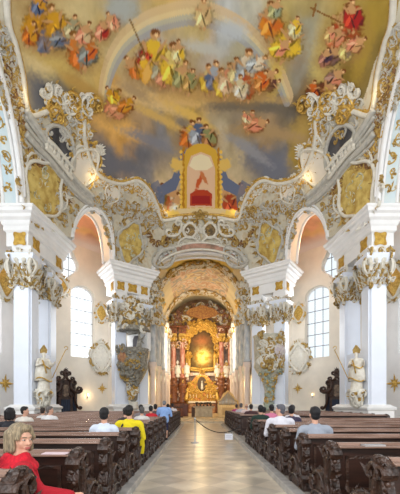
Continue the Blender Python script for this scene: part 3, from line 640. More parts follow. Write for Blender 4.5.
def pillar_pair(name, piers, ent, ang, label, seed, panels, zt=11.4, infill=None):
    O = np.array([piers[0][0], piers[0][1], 0.]); root = empty(name, O); t = lambda X: X-O
    mb = MB(); profile_loop(mb, ent, [(-.05, 9.55), (.0, 9.55), (.0, 10.25), (.06, 10.3)]); mb.xf(t).build('frieze', WHITE, root)
    mb = MB(); profile_loop(mb, ent, [(.02, 10.25), (.1, 10.32), (.1, 10.55), (.16, 10.62), (.2, 10.8), (.34, 10.9), (.38, 11.05), (.5, 11.12), (.5, 11.25), (.58, 11.33), (.58, zt+.03)]); mb.xf(t).build('cornice', WHITE, root)
    for i, (c, h, z0, z1) in enumerate([(p[:2], p[2], p[3], p[4]) for p in piers]):
        mb = MB().prism(pil(c, h, ang), 1.3, z0+.05).xf(t).build('shaft', COOL, root)
        capital(root, O, c, h, ang, z0, z1, seed+i)
        mb = MB(); profile_loop(mb, sq(c, h, ang), [(.02, z1-.03), (.02, 9.6)]); mb.xf(t).build('impost', WHITE, root)
    mb = MB(); cs = np.array([p[:2] for p in piers]); d = cs[1]-cs[0]; L = np.linalg.norm(d); d /= L; nn = np.array([d[1], -d[0]]); h = piers[0][2]
    rect = [tuple(cs[0]-d*h*1.0+nn*h*1.0), tuple(cs[1]+d*h*1.0+nn*h), tuple(cs[1]+d*h-nn*h), tuple(cs[0]-d*h-nn*h)]
    profile_loop(mb, rect, [(.3, 0), (.3, .25), (.22, .32), (.22, 1.1), (.28, 1.16), (.3, 1.26), (.14, 1.36), (.1, 1.42)]); mb.xf(t).build('pedestal', WHITE, root)
    if infill:
        mb = MB(); profile_loop(mb, rect, [(-.06, 1.3), (-.06, infill), (-.2, infill+.08)]); mb.xf(t).build('panel_wall', COOL, root)
    for (p, n, w_, h_) in panels:
        f = fmap(p, n); R = [(x*(1+.12*math.cos(4*a_+PI)), y*(1+.12*math.cos(4*a_+PI))) for x, y, a_ in ((w_/2*math.copysign(min(1, abs(1.25*math.cos(a)))**1, math.cos(a)), h_/2*math.copysign(min(1, abs(1.25*math.sin(a))), math.sin(a)), a) for a in np.linspace(0, 2*PI, 24, endpoint=False))]
        m = field_mesh(R, .05, .02); m.xf(lambda X: f(X)-O).build('gold_panel', GFIELD, root)
    return tag(root, label, 'pillar')
for s, sd in ((-1, 'left'), (1, 'right')):
    ent = [(s*8.82, 16.95), (s*8.42, 20.35), (s*9.95, 20.6), (s*9.95, 16.95)]
    if s < 0: ent = ent[::-1]
    n_in = np.array([-s*1., -.12*1, 0]); xi = lambda y: s*(8.82-.4*(y-16.95)/3.4)
    pn = [((xi(17.6), 17.6, 9.93), (-s, -.117, 0), .62, .62), ((xi(19.8), 19.8, 9.93), (-s, -.117, 0), .62, .62), ((s*9.25, 16.93, 9.93), (0, -1, 0), .62, .66)]
    pillar_pair('pillar_pair', [(s*9.18, 17.45, .47, 7.75, 9.15), (s*(9.35 if s < 0 else 9.08), 20.0, .47, 7.75, 9.15)], ent, 0, 'pair of tall white pillars joined at the top, nearest on the %s, statue in front' % sd, 11+s, pn, infill=4.3)
    e1 = np.array([-s*.81, .585]); e2 = np.array([s*.585, .81]); c0 = np.array([s*6.05, 23.45]); d0 = c0+e1*2.75
    ent2 = [tuple(c0), tuple(d0), tuple(d0+e2*1.7), tuple(c0+e2*1.7)]
    nf = (-e2[0], -e2[1], 0); A = math.atan2(e1[1], e1[0])
    pc = lambda t, z=9.93: (*(c0+e1*t), z)
    pn = [(pc(.45), nf, .55, .6), (pc(2.3), nf, .55, .6), ((*(c0+e2*.5), 9.93), (-e1[0], -e1[1], 0), .5, .6)]
    if s < 0: pn.append((pc(1.35), nf, .7, .6))
    C1 = c0+e1*.5+e2*.5; D1 = c0+e1*2.3+e2*.5
    pillar_pair('pillar_pair', [(C1[0], C1[1], .42, 7.6, 8.9), (D1[0], D1[1], .42, 7.6, 8.9)], ent2, A, 'pair of white pillars beside the choir arch on the %s, carrying the %s' % (sd, 'pulpit' if s < 0 else 'ornate gallery box'), 31+s, pn, infill=4.6)
# ================================================================ STUCCO ON THE VAULT
for s, sd in ((-1, 'left'), (1, 'right')):
    M = lambda x: x if s < 0 else 400-x
    mp = lambda L: [(M(x), y) for x, y in L]
    def dm(x, y, rot=0, lift=0): return dmap(M(x), y, rot*(-s), lift)
    # gilded, undulating frame of the painting
    root = empty('fresco_frame', dpath(mp([(86, 132)]), 1)[0] if False else ray(M(86), 132)); O = np.array(root.location)
    edge = [(200,214),(180,215),(163,217),(158,204),(150,188),(138,178),(122,181),(106,177),(95,167),(88,150),(86,132),(85,116),(72,104),(50,108),(33,112),(27,100),(24,75),(17,45),(9,15),(8,-60)]
    a = dpath(mp(edge), 10, lift=.02); m = MB(); m.tube(a-O, .085, 6); m.build('gilded_rim', GOLD, root, smooth=True)
    a = dpath(mp([(x-(2.2 if y < 150 else .6), y+(2.8 if y > 100 else 0)) for x, y in edge]), 10, lift=.0); m = MB(); m.tube(a-O, .15, 6); m.build('stucco_rim', STUC, root, smooth=True)
    tag(root, 'gilded wavy frame around the %s half of the ceiling painting' % sd, 'frame')
    pathwork('border_scrollwork', mp([(158,210),(148,194),(136,184),(122,187),(106,183),(94,174),(86,156)]), 3.6, 150, 3+s, 'dense gold and white scrollwork under the %s lower edge of the ceiling painting' % sd, big=.5, th=.05)
    pathwork('border_scrollwork', mp([(84,140),(82,122),(76,108),(64,100)]), 3, 50, 5+s, 'gilded scrollwork climbing beside the %s vault gallery opening' % sd, big=.6)
    # crest of scrolls over the gallery
    root = empty('scroll_crest', ray(M(68), 100)); O = np.array(root.location); g, w2 = MB(), MB()
    for (x, y, r, bg, L) in ((52,102,.9,.35,1.1),(60,96,.2,-.35,1.2),(74,100,-.3,.35,1.2),(86,104,-.9,-.4,1.3),(96,102,.3,.35,1.1),(46,92,1.3,-.3,.9),(80,110,.7,.3,1.0),(56,112,.2,.3,1.2),(68,108,.1,-.3,1.0)):
        f = dm(x, y, r, .1); b = MB(); L *= .66; b.oC((-L/2, 0), (L/2, 0), bg, .07, .26, 1.5, 24); b.oC((-L/2, -.2), (L/3, -.25), -bg, .05, .2, 1.3, 18); [b.oleaf(-L/2+L*q/5, .05, PI/2+.5*(-1)**q, .3, .12, .4) for q in range(6)]; (g if bg > 0 else w2).add(f(b.verts())-O, b.f)
        b = MB(); b.oshell(0, .1, PI/2, .22, 5); (w2 if bg > 0 else g).add(f(b.verts())-O, b.f)
    g.build('gilded_scrolls', GOLD, root, smooth=True); w2.build('stucco_scrolls', STUC, root, smooth=True)
    tag(root, 'crest of big gold and white scrolls cutting into the painting above the %s vault gallery' % sd, 'ornament')
    # gallery with balusters, its opening a flat sheet coloured in shade
    ctr = (59, 140); fn = dm(*ctr, 0); root = empty('vault_gallery', fn.O); O = np.array(fn.O)
    hole = [(45,133),(50,126),(58,125),(66,131),(72,142),(74,158),(72,170),(62,160),(52,147)]
    H = dpath(mp(hole), 4, True, lift=.02); c = H.mean(0); k = len(H)
    MB().add(np.concatenate([[c], H])-O, [(0, 1+i, 1+(i+1) % k) for i in range(k)]).build('opening', mat('recess_shade', (92, 90, 92), .9, rgb2=(60, 58, 60), nscale=1.5), root)  # flat sheet on the vault, the recess shade is in its colour
    MB().tube(H-O, .12, 6, closed=True).build('surround', STUCG, root, smooth=True)
    a0 = dpath(mp([(42,146),(50,154),(60,166),(69,178)]), 6, lift=.22); a1 = dpath(mp([(44,138),(52,145),(62,157),(71,169)]), 6, lift=.22)
    MB().tube(a0-O, .12, 6).tube(a1-O, .11, 6).build('rail', STUC, root, smooth=True)
    for i in range(1, 11):
        f = i/11; q0 = a0[int(f*(len(a0)-1))]; q1 = a1[int(f*(len(a1)-1))]; b = MB(); ts = np.linspace(0, 1, 7)[:, None]
        b.tube(q0+(q1-q0)*ts-O, np.array([.06, .1, .12, .08, .05, .08, .06]), 7); b.build('baluster', STUC, root, smooth=True)
    tag(root, 'stucco gallery with balusters before a sheet coloured dark as a shaded opening, high on the %s side of the vault' % sd, 'balcony')
    # curved ledges
    for j, (dy, r) in enumerate(((0, .16), (7, .11), (13, .14))):
        pass
    root = empty('vault_ledge', ray(M(50), 160)); O = np.array(root.location); m = MB()
    for dy, r, lf in ((0, .17, .12), (4, .1, .1), (8, .12, .05), (13, .16, .12), (17, .09, .05)):
        m.tube(dpath(mp([(24,108+dy*1.9),(33,123+dy*1.6),(48,146+dy),(62,165+dy*.9),(78,184+dy*.8),(92,196+dy*.6)]), 8, lift=lf)-O, r, 6)
    m.build('mouldings', STUCG, root, smooth=True); tag(root, 'sloping grey stucco ledge below the %s vault gallery' % sd, 'ledge')
    # ornaments
    cartouche('gold_cartouche', dm(43, 190, -.35), 1.15, 1.55, 21+s, 'large cartouche with a yellow gold field above the %s near pillars' % sd, 'cartouche', fieldm=YFIELD, mw=STUC, mg=OCHRE, lob=.13, th=.07)
    cartouche('oval_cartouche', dm(83, 168, -.3), .75, 1.15, 24+s, 'cream oval cartouche with gilded ring below the %s end of the painting' % sd, 'cartouche', fieldm=CREAM, mg=GOLD, lob=.05, th=.06)
    cartouche('gold_cartouche', dm(130, 243, -.12), .95, 1.3, 27+s, 'yellow gold cartouche above the %s pillars of the choir arch' % sd, 'cartouche', fieldm=YFIELD, mw=STUCG, mg=OCHRE, lob=.12, th=.06)
    cartouche('rosette', dm(92, 205, 0), .3, .34, 30+s, 'small gilded boss over the %s diagonal arch' % sd, 'rosette', fieldm=GOLD, mw=STUCG, th=.04, crown=False, dense=.6)
    cartouche('oval_cartouche', dm(112, 193, -.1), .5, .6, 33+s, 'small cream cartouche in the scroll border on the %s, near the painted angels' % sd, 'cartouche', fieldm=CREAM, th=.05)
    pathwork('leaf_garland', mp([(8,66),(13,92),(20,116),(27,140),(33,165)]), 1.8, 60, 9+s, 'gilded brown leaf garland hanging along the %s side arch' % sd, mw=OCHRE, mg=BROWNO, big=.42, th=.05)
    pathwork('leaf_garland', mp([(38,164),(50,172),(62,184),(66,200)]), 1.6, 24, 13+s, 'ochre leaf garland under the ledge on the %s, beside the large gold cartouche' % sd, mw=OCHRE, mg=BROWNO, big=.42, th=.05)
    pathwork('edge_scrollwork', mp([(3,30),(8,50),(13,72),(19,92)]), 2.2, 60, 17+s, 'gold and white scrollwork strip at the %s upper edge of the painting' % sd, mw=STUCG, mg=OCHRE, big=.45, th=.05)
    pathwork('edge_scrollwork', mp([(2,80),(8,98),(16,112),(27,118)]), 4, 50, 19+s, 'grey stucco scrolls above the %s side arch' % sd, mw=STUCG, mg=OCHRE, big=.5, th=.05)
    pathwork('spandrel_scrollwork', mp([(100,200),(116,206),(134,212),(152,216),(160,222)]), 6, 130, 41+s, 'dense green-gold scrollwork on the vault between the %s gold cartouche and the painting' % sd, mw=STUCG, mg=OCHRE, big=.55, th=.055)
    pathwork('spandrel_scrollwork', mp([(106,216),(110,232),(114,246)]), 3.5, 44, 43+s, 'narrow scrollwork to the outer side of the %s gold cartouche' % sd, mw=STUCG, mg=OCHRE, big=.45, th=.05)
    pathwork('festoon', mp([(148,232),(156,244),(166,240),(176,230),(184,224)]), 1.6, 34, 45+s, 'leafy gold festoon beside the choir arch crest on the %s' % sd, mw=OCHRE, mg=BROWNO, big=.36, th=.05)
    scrollwork('scrollwork_patch', dm(61, 120, -.3), 2.4, 1.2, 26, 47+s, 'grey stucco scrolls directly over the %s gallery opening' % sd, mw=STUCG, mg=OCHRE, big=.5)
    scrollwork('scrollwork_patch', dm(33, 134, -.3), 1.1, 1.9, 26, 49+s, 'scrollwork between the %s gallery and the side arch garland' % sd, mw=STUCG, mg=GOLD, big=.45)
    scrollwork('scrollwork_patch', dm(66, 210, 0), 1.6, 1.6, 26, 51+s, 'scrollwork on the %s between gold cartouche and diagonal arch' % sd, mw=STUCG, mg=OCHRE, big=.45)
    # shell gate on the shoulders of the choir arch
    root = empty('arch_shell', ray(M(163), 258)); O = np.array(root.location); g, w2 = MB(), MB(); fn = dm(163, 256, .75, .15)
    b = MB(); b.otube(np.stack([np.linspace(-1.1, 1.1, 20), .35*np.sin(np.linspace(0, PI, 20))], 1), .16); b.oC((-1.0, -.35), (1.0, -.3), -.25, .13, .2, 1.4, 24); b.oshell(0, .3, PI/2, .6, 7); w2.add(fn(b.verts())-O, b.f)
    b = MB(); b.oC((-.9, -.1), (.9, .1), .2, .08, .2, 1.3, 20); rocaille(random.Random(60+s), 2, .8, 8, g_ := MB(), b, .05, .4); g.add(fn(b.verts())-O, b.f); w2.add(fn(g_.verts())-O, g_.f)
    w2.build('shell_scroll', STUCG, root, smooth=True); g.build('gilding', OCHRE, root); tag(root, 'grey stucco shell scroll on the %s shoulder of the choir arch' % sd, 'ornament')
    # warm floodlight on the aisle vault and at the foot of the painting
    point('floodlight', (s*7.6, 22.9, 12.7), 60, (1, .55, .25)); point('floodlight', tuple(ray(M(167), 217)+np.array([0, -.45, .1])), 2.5, (1, .7, .3), .1)
    point('floodlight', tuple(ray(M(93), 184)+np.array([-s*.3, -.45, 0])), 7, (1, .75, .35), .08); point('floodlight', tuple(ray(M(26), 108)+np.array([-s*.5, -.45, 0])), 6, (1, .75, .35), .08)
# crest of the choir arch
root = empty('arch_crest', (0, 25.5, 13.8)); O = np.array([0, 25.5, 13.8]); g, w2, v = MB(), MB(), MB(); fn = dmap(200, 230, 0, .08); tr = lambda X: fn(X)-O
for e in (-1, 1):
    R = ring(.5, .52, .03, 28)+np.array([e*.78, 0]); field_mesh(R-R.mean(0), .05).xf(lambda X: fn(X+np.array([e*.78, 0, 0]))-O).build('dark_oval', mat('brown_recess_shade', (96, 82, 62), .8, rgb2=(150, 124, 84), nscale=3), root)  # closed brown fields, darkness of the openings put into the colour
    w2.otube(np.concatenate([R, R[:2]]), .12); w2.oC((e*1.4, .5), (e*2.4, -.3), -e*.3, .12, .2, 1.3, 22); g.oC((e*1.2, .6), (e*.2, .9), e*.3, .08, .25, 1.3, 20)
    w2.oC((e*.2, -.75), (e*1.6, -.7), e*.2, .1, .2, 1.3, 20); g.oC((e*1.5, -.2), (e*2.9, -.65), e*.25, .08, .2, 1.3, 20)
g.oshell(0, .75, PI/2, .7, 7); w2.oshell(0, -.2, PI/2, .7, 5); g.obump(0, 1.25, .17); rocaille(random.Random(5), 4.6, 1.5, 26, w2, g, .05, .42)
w2.xf(tr).build('stucco_scrolls', STUC, root, smooth=True); g.xf(tr).build('gilding', OCHRE, root); tag(root, 'crest with two dark ovals in white frames at the top of the choir arch', 'crest')
def arc_panel(name, label, R0, R1, h0, h1, y, m, t0=.25*PI, t1=.75*PI, th=.15):
    mb = MB(); n = 30; V = []
    for k in range(n+1):
        t = t0+(t1-t0)*k/n
        for (R, h) in ((R0, h0), (R1, h1)):
            V += [(R*math.cos(t), y, 11.2+h*math.sin(t)), (R*math.cos(t), y+th, 11.2+h*math.sin(t))]
    Fc = []
    for k in range(n): a = 4*k; b = 4*k+4; Fc += [(a, a+2, b+2, b), (a+1, b+1, b+3, a+3), (a, b, b+1, a+1), (a+2, a+3, b+3, b+2)]
    Fc += [(0, 1, 3, 2), (4*n, 4*n+2, 4*n+3, 4*n+1)]
    return mb.add(V, Fc)
FRB = mat('pink_fresco_band', (196, 150, 130), .8, rgb2=(136, 110, 92), nscale=1.6)
root = empty('arch_fresco_band', (0, 25.6, 13.6)); O = np.array([0, 25.6, 13.6])
arc_panel('', '', 3.7, 3.9, 2.22, 2.7, 25.62, None, .2*PI, .8*PI).xf(lambda X: X-O).build('painted_panel', FRB, root)
m = MB(); m.tube(np.array([(3.68*math.cos(t), 25.55, 11.2+2.2*math.sin(t)) for t in np.linspace(.15*PI, .85*PI, 40)])-O, .09, 6); m.tube(np.array([(3.95*math.cos(t), 25.6, 11.2+2.75*math.sin(t)) for t in np.linspace(.2*PI, .8*PI, 40)])-O, .08, 6); m.build('edge_moulding', STUC, root, smooth=True)
tag(root, 'narrow pink painted band following the top of the choir arch', 'fresco')
# rib of gilded scrollwork inside the choir vault
for j, (y, h, seed, lab) in enumerate(((27.6, 3.3, 71, 'gilded scroll rib just inside the choir arch'), (32.4, 4.0, 72, 'second gilded scroll rib deeper in the choir vault'), (40.6, 4.1, 74, 'farthest scroll rib of the choir vault, above the high altar'))):
    rng = random.Random(seed); root = empty('vault_rib', (0, y, 11.2)); g, w2 = MB(), MB()
    for k in range(96):
        t = .03*PI+.94*PI*k/95+rng.uniform(-.02, .02); n = np.array([-math.cos(t)/CH, 0, -math.sin(t)/h]); p = ((CH-.1)*math.cos(t), y+rng.uniform(-.6, .6), 11.2+(h-.1)*math.sin(t)); f = fmap(p, n, up=(0, 1, 0))
        a, b = MB(), MB(); rocaille(rng, .3, .3, 1, a, b, .08, .75)
        if a.n: w2.add(f(a.verts())-np.array([0, y, 11.2]), a.f)
        if b.n: g.add(f(b.verts())-np.array([0, y, 11.2]), b.f)
    w2.build('stucco_scrolls', STUC, root, smooth=True); g.build('gilding', OCHRE, root); tag(root, lab, 'ornament')
# choir side: marbled columns, parapets, scrollwork
for s, sd in ((-1, 'left'), (1, 'right')):
    scrollwork('choir_wall_scrollwork', fmap((s*(CH-.72), 27.6, 9.6), (-s*.8, -.6, 0)), 1.2, 2.6, 30, 180+s, 'gold and white scrollwork cluster above the first choir column on the %s' % sd, mw=STUC, mg=GOLD, big=.6, th=.06)
    names = ['nearest the nave', 'second from the nave', 'third from the nave', 'fourth from the nave', 'beside the high altar']
    for i in range(5):
        y = 27.0+3.2*i; x = s*(CH-.45); root = empty('choir_column', (x, y, 0)); MB().lathe([(.34, 4.85), (.34, 5.0), (.27, 5.1), (.27, 9.2), (.25, 9.3)], 14).build('shaft', BLUEM, root, smooth=True)
        MB().lathe([(.34, .1), (.34, .5), (.24, .7), (.24, 4.2), (.34, 4.5), (.34, 4.85)], 12).build('pedestal', PINK, root, bevel=.05)
        a, b = MB(), MB(); rng = random.Random(i*3+s)
        for k in range(8):
            t = k*PI/4; f = fmap((.27*math.cos(t), .27*math.sin(t), 9.55), (math.cos(t), math.sin(t), 0)); c, d = MB(), MB(); c.oleaf(0, -.3, PI/2, .6, .3, .5); d.oleaf(.1, -.35, PI/2, .4, .25, .5); d.oC((-.2, .2), (.2, .25), .3, .05, .3); a.add(f(c.verts()), c.f); b.add(f(d.verts()), d.f)
        a.box(-.4, .4, -.4, .4, 9.85, 10.3); a.build('capital', STUC, root); b.build('gilding', GOLD, root)
        tag(root, 'marbled column on the %s side of the choir, %s' % (sd, names[i]), 'column')
        if i < 4:
            cartouche('choir_gallery_parapet', fmap((s*(CH-.3), y+1.6, 4.35), (-s, 0, 0)), 1.15, .55, 80+i*2+s, 'ornate gallery parapet on the %s of the choir, bay %s' % (sd, names[i]), 'parapet', fieldm=PINK, mw=STUC, mg=OCHRE, th=.09)
            scrollwork('scrollwork_patch', fmap((s*(CH-.08), y+1.6, 10.4), (-s, 0, 0)), 2.6, 1.5, 16, 90+i*2+s, 'scrollwork over the %s choir window, bay %s' % (sd, names[i]), mw=STUC, mg=GOLD, big=.7, th=.08)
            scrollwork('scrollwork_patch', fmap((s*(CH-.08), y, 12.2-.0), (-s, 0, -.5)), 1.8, 1.2, 12, 120+i*2+s, 'green-gold scrollwork at the %s spring of the choir vault, bay %s' % (sd, names[i]), mw=GREEN, mg=GOLD, big=.7, th=.08)
    scrollwork('arch_side_scrollwork', fmap((s*3.75, 25.9, 10.2), (-s*.75, -.65, 0)), 1.3, 4.4, 60, 140+s, 'tall gold and white scrollwork where the choir arch springs on the %s' % sd, mw=STUC, mg=OCHRE, big=.55)
point('choir_side_light', (-3.2, 27.3, 3), 90, (1, .75, .35), .2); point('choir_side_light', (3.4, 27.3, 3), 90, (1, .78, .4), .2); point('altar_light', (0, 39.5, 5), 260, (1, .75, .4), .3); point('altar_light', (.2, 40.3, 9.5), 190, (1, .72, .35), .3)  # unseen warm lights added for yellow-lit choir sides and a brighter altar
# ================================================================ wall ornaments of the aisle
def on_wall(s, px, z, off=.03):
    a, d, out = WFR[(s, 3)]; r = (px-200)/F; # meeting point of the sight line with the wall in plan
    t = (r*a[1]-a[0])/(d[0]-r*d[1]); p = a+d*t-out*off; return (p[0], p[1], z), (-out[0], -out[1], 0)
def zat(py, d): return EYE+(HZ-py)*d/F
def star(name, fn, label, r=.45, m=GOLD):
    root = empty(name, fn.O); O = np.array(fn.O); a = MB()
    for k in range(8): a.oleaf(0, 0, k*PI/4, r*(1 if k % 2 == 0 else .65), r*.28, .08)
    a.xf(lambda X: fn(X)-O).build('rays', m, root); b = MB(); b.obump(0, 0, r*.25, .8); b.xf(lambda X: fn(X)-O).build('centre', m, root); return tag(root, label, 'star')
for s, sd in ((-1, 'left'), (1, 'right')):
    M = lambda x: x if s < 0 else 400-x
    p, n = on_wall(s, M(101), 5.05); cartouche('gallery_parapet', fmap(p, n), .75, .95, 160+s, 'bulging ornate parapet on the aisle wall beyond the window, %s' % sd, 'parapet', fieldm=STUC, mw=STUC, mg=OCHRE, th=.08)
    p, n = on_wall(s, M(101), 8.6); cartouche('wall_cartouche', fmap(p, n), .42, .6, 163+s, 'gold cartouche on the wall between %s aisle window and choir pillars' % sd, 'cartouche', fieldm=GOLD, mw=STUC, mg=GOLD, th=.05)
    p, n = on_wall(s, M(102), 2.65); star('gold_star', fmap(p, n), 'gold star ornament on the wall near the %s choir pillars' % sd)
    p, n = on_wall(s, M(60), 9.9); cartouche('wall_cartouche', fmap(p, n), .5, .6, 166+s, 'gold pilaster ornament on the aisle wall just past the %s near pillars' % sd, 'cartouche', fieldm=GOLD, mw=STUC, mg=OCHRE, th=.06)
    a, d, out = WFR[(s, 2)]; r = (M(5)-200)/F; t = (r*a[1]-a[0])/(d[0]-r*d[1]); q = a+d*t-out*.04
    star('gold_star', fmap((*q, 2.7), (-out[0], -out[1], 0)), 'gold star ornament on the wall at the far %s edge' % sd, .6)
    cartouche('wall_cartouche', fmap((*q, 8.9), (-out[0], -out[1], 0)), .6, .9, 169+s, 'gold pilaster ornament on the wall at the far %s edge' % sd, 'cartouche', fieldm=GOLD, mw=STUC, mg=OCHRE, th=.07)
    # wall sconce
    p, n = on_wall(s, M(87), 2.05, .12); root = empty('wall_lamp', p); MB().lathe([(.03, -.18), (.05, -.1), (.02, -.05), (.07, 0), (.07, .02)], 10).build('bracket', STEEL, root)
    MB().lathe([(.045, .02), (.05, .1), (.03, .17)], 10).build('bulb', mat('lit_bulb', (255, 214, 150), .5, emit=((255, 206, 130), 6 if s < 0 else .6)), root); tag(root, 'small %swall lamp on the %s aisle wall under the window' % ('glowing ' if s < 0 else '', sd), 'lamp')
    if s < 0: point('lamp_glow', tuple(np.array(p)+np.array(n)*.25), 14, (1, .72, .4), .06)
    # confessional
    p, n = on_wall(s, M(58.5 if s < 0 else 56), 0, .7); ang = math.atan2(n[0], -n[1]); root = empty('confessional', p, ang)
    MB().box(-1.0, 1.0, -.3, .45, 0, .35).box(-.95, .95, -.22, .4, .35, 2.25).build('cabinet', CONF, root, bevel=.03)
    MB().plate([(-.5, .3), (.5, .3), (.5, 2.2), (.42, 2.7), (.25, 3.0), (0, 3.12), (-.25, 3.0), (-.42, 2.7), (-.5, 2.2)], -.42, .3, 'y').build('central_bay', CONF, root, bevel=.03)
    MB().plate([(-.32, .4), (.32, .4), (.32, 1.75), (-.32, 1.75)], -.46, -.41, 'y').build('curtain', mat('dark_blue_curtain', (44, 54, 74), .8, rgb2=(24, 30, 42), nscale=6, stretch=(3, 3, .3)), root)
    MB().plate([(.28*math.cos(t), 2.35+.42*math.sin(t)) for t in np.linspace(0, 2*PI, 18, endpoint=False)], -.47, -.4, 'y').build('painted_medallion', mat('medallion', (138, 116, 96), .6, rgb2=(84, 70, 60), nscale=5), root)
    for e in (-1, 1): MB().plate([(e*.56, .4), (e*.88, .4), (e*.88, 1.95), (e*.56, 1.95)], -.26, -.2, 'y').build('side_curtain', MATS['dark_blue_curtain'], root)
    f = fmap((0, -.44, 2.6), (0, -1, 0)); c = MB()
    for e in (-1, 1):
        c.oC((e*.35, .3), (e*.98, -.35), -e*.3, .11, .24, 1.4, 22); c.oC((e*.08, .98), (e*.45, .45), -e*.3, .08, .24, 1.4, 20); c.oC((e*.75, -.3), (e*.96, -1.5), -e*.14, .07, .1, 1.4, 22); c.oC((e*.32, -.6), (e*.36, .2), e*.15, .06, .15)
    c.oshell(0, .75, PI/2, .45, 5); c.oshell(0, 1.1, PI/2, .3, 5); c.obump(0, 1.02, .17); c.xf(f).build('carved_scrolls', CONF, root, smooth=True)
    for e in (-1, 1):
        b = MB(); b.cap((e*.8, -.05, 2.35), (e*.8, -.05, 2.75), .15, .1).cap((e*.8, -.05, 2.75), (e*.8, -.07, 2.95), .06, .08).cap((e*.8, -.05, 2.7), (e*.62, -.2, 2.8), .05, .03); b.build('carved_figure', mat('brown_figure', (110, 86, 70), .5, rgb2=(70, 52, 44), nscale=7), root, smooth=True)
    tag(root, 'dark carved wooden confessional with scrolled crest against the %s aisle wall' % sd, 'confessional')
# ================================================================ human figures (bodies grown as one surface)
def remesh(o, v, sm=2):
    m = o.modifiers.new('skin', 'REMESH'); m.mode = 'VOXEL'; m.voxel_size = v; m.use_smooth_shade = True
    if sm: k = o.modifiers.new('smooth', 'SMOOTH'); k.factor = .5; k.iterations = sm
    return o
def statue(name, loc, rz, H, label, mitre=True, crozier=True, m=None, seed=1, gold=True):
    """robed saint, height H, facing local -y"""
    m = m or mat('white_statue', (228, 222, 210), .35, rgb2=(206, 198, 182), nscale=5); k = H/2.0; root = empty(name, loc, rz); b = MB(); rng = random.Random(seed); S = lambda *a: tuple(x*k for x in a)
    b.cap(S(.02, 0, .12), S(0, 0, .95), .27*k, .17*k, 14).cap(S(0, 0, .95), S(0, .02, 1.42), .17*k, .15*k, 12).cap(S(-.2, 0, 1.43), S(.2, 0, 1.43), .09*k, .09*k).cap(S(0, 0, 1.45), S(0, -.01, 1.62), .06*k, .06*k)
    b.ell(S(0, -.02, 1.7), S(.1, .115, .135)).cap(S(0, -.12, 1.69), S(0, -.15, 1.66), .018*k, .02*k).cap(S(0, -.09, 1.58), S(0, -.1, 1.5), .06*k, .03*k)
    b.cap(S(-.24, 0, 1.42), S(-.34, -.1, 1.12), .085*k, .07*k).cap(S(-.34, -.1, 1.12), S(-.2, -.32, 1.2), .07*k, .045*k).cap(S(.24, 0, 1.42), S(.36, -.06, 1.15), .085*k, .07*k).cap(S(.36, -.06, 1.15), S(.42, -.3, 1.3), .07*k, .045*k)
    for (hx, hy, hz) in ((-.19, -.36, 1.21), (.42, -.35, 1.32)):
        b.ell(S(hx, hy, hz), S(.045, .05, .05), 8, 6)
        for q in range(4): b.cap(S(hx-.03+q*.02, hy-.03, hz), S(hx-.04+q*.025, hy-.09, hz+.01), .012*k, .009*k, 6)
        b.cap(S(hx+.03, hy, hz+.02), S(hx+.02, hy-.05, hz+.06), .013*k, .01*k, 6)
    for q in range(16):
        a = 2*PI*q/16; b.cap(S(.25*math.cos(a), .25*math.sin(a), .0), S(.14*math.cos(a+.25), .14*math.sin(a+.25), .95), .045*k, .02*k, 6)
    remesh(b.build('body', m, root), .022*k if k > .8 else .03*k, 2)
    c = MB(); c.lathe([(.3*k, 1.38*k), (.34*k, 1.1*k), (.4*k, .75*k), (.43*k, .4*k), (.4*k, .38*k), (.3*k, .8*k), (.2*k, 1.38*k)], 18, sy=.75, c=(0, .06*k, 0)); c.build('cloak', m, root, smooth=True)
    if gold:
        for z, r in ((.45, .36), (1.1, .31)): MB().tube([(r*k*math.cos(a), r*k*.85*math.sin(a)-.02*k, (z+.1*math.sin(a*2))*k) for a in np.linspace(PI, 2*PI, 12)], .035*k, 6).build('gilded_hem', GOLD, root, smooth=True)
        MB().tube([S(-.12, -.2, 1.4), S(-.02, -.25, 1.1), S(.05, -.27, .75)], .035*k, 6).build('stole', GOLD, root, smooth=True)
    if mitre: MB().plate([(-.12*k, 1.78*k), (.12*k, 1.78*k), (.15*k, 1.93*k), (0, 2.15*k), (-.15*k, 1.93*k)], -.09*k, .07*k, 'y').build('mitre', OCHRE if gold else m, root, bevel=.02)
    if crozier:
        t = np.linspace(0, 4.5, 16); e = crozier; top = np.array([e*.95, -.35, 2.0]); pts = [(e*.30, -.35, .55), (e*.62, -.35, 1.28), tuple(top)]
        pts = [np.array(p)*k for p in pts]; pts += [k*(top+np.array([.13*math.sin(a)*(1-a/9), 0, .13*(1-math.cos(a))*(1-a/9)])) for a in t[1:]]
        MB().tube(pts, .02*k, 6).build('crozier', GOLD, root, smooth=True)
    return tag(root, label, 'statue')
for s, sd in ((-1, 'left'), (1, 'right')):
    x, y = s*8.32, 17.55; rz = -s*.75
    statue('saint_statue', (x, y, 2.25), rz, 2.15, 'white and gold statue of a mitred saint with staff on the %s near pillars' % sd, crozier=-s, seed=3+s)
    root = empty('statue_console', (x, y, 1.2)); MB().lathe([(.08, 0), (.18, .1), (.14, .25), (.26, .5), (.3, .75), (.42, .9), (.44, 1.04)], 16).build('bracket', mat('white_statue', (228, 222, 210)), root, smooth=True)
    a, b = MB(), MB(); rng = random.Random(7+s)
    for k in range(7):
        t = k*2*PI/7; f = fmap((.27*math.cos(t), .27*math.sin(t), .6), (math.cos(t), math.sin(t), -.2)); c, d = MB(), MB(); rocaille(rng, .3, .6, 3, c, d, .03, .35); c.oC((-.15, .3), (.1, -.4), .3, .05, .25)
        a.add(f(c.verts()), c.f) if c.n else 0; b.add(f(d.verts()), d.f) if d.n else 0
    a.build('stucco_scrolls', STUC, root, smooth=True); b.build('gilding', GOLD, root); tag(root, 'white and gold scroll bracket under the %s saint statue' % sd, 'bracket')
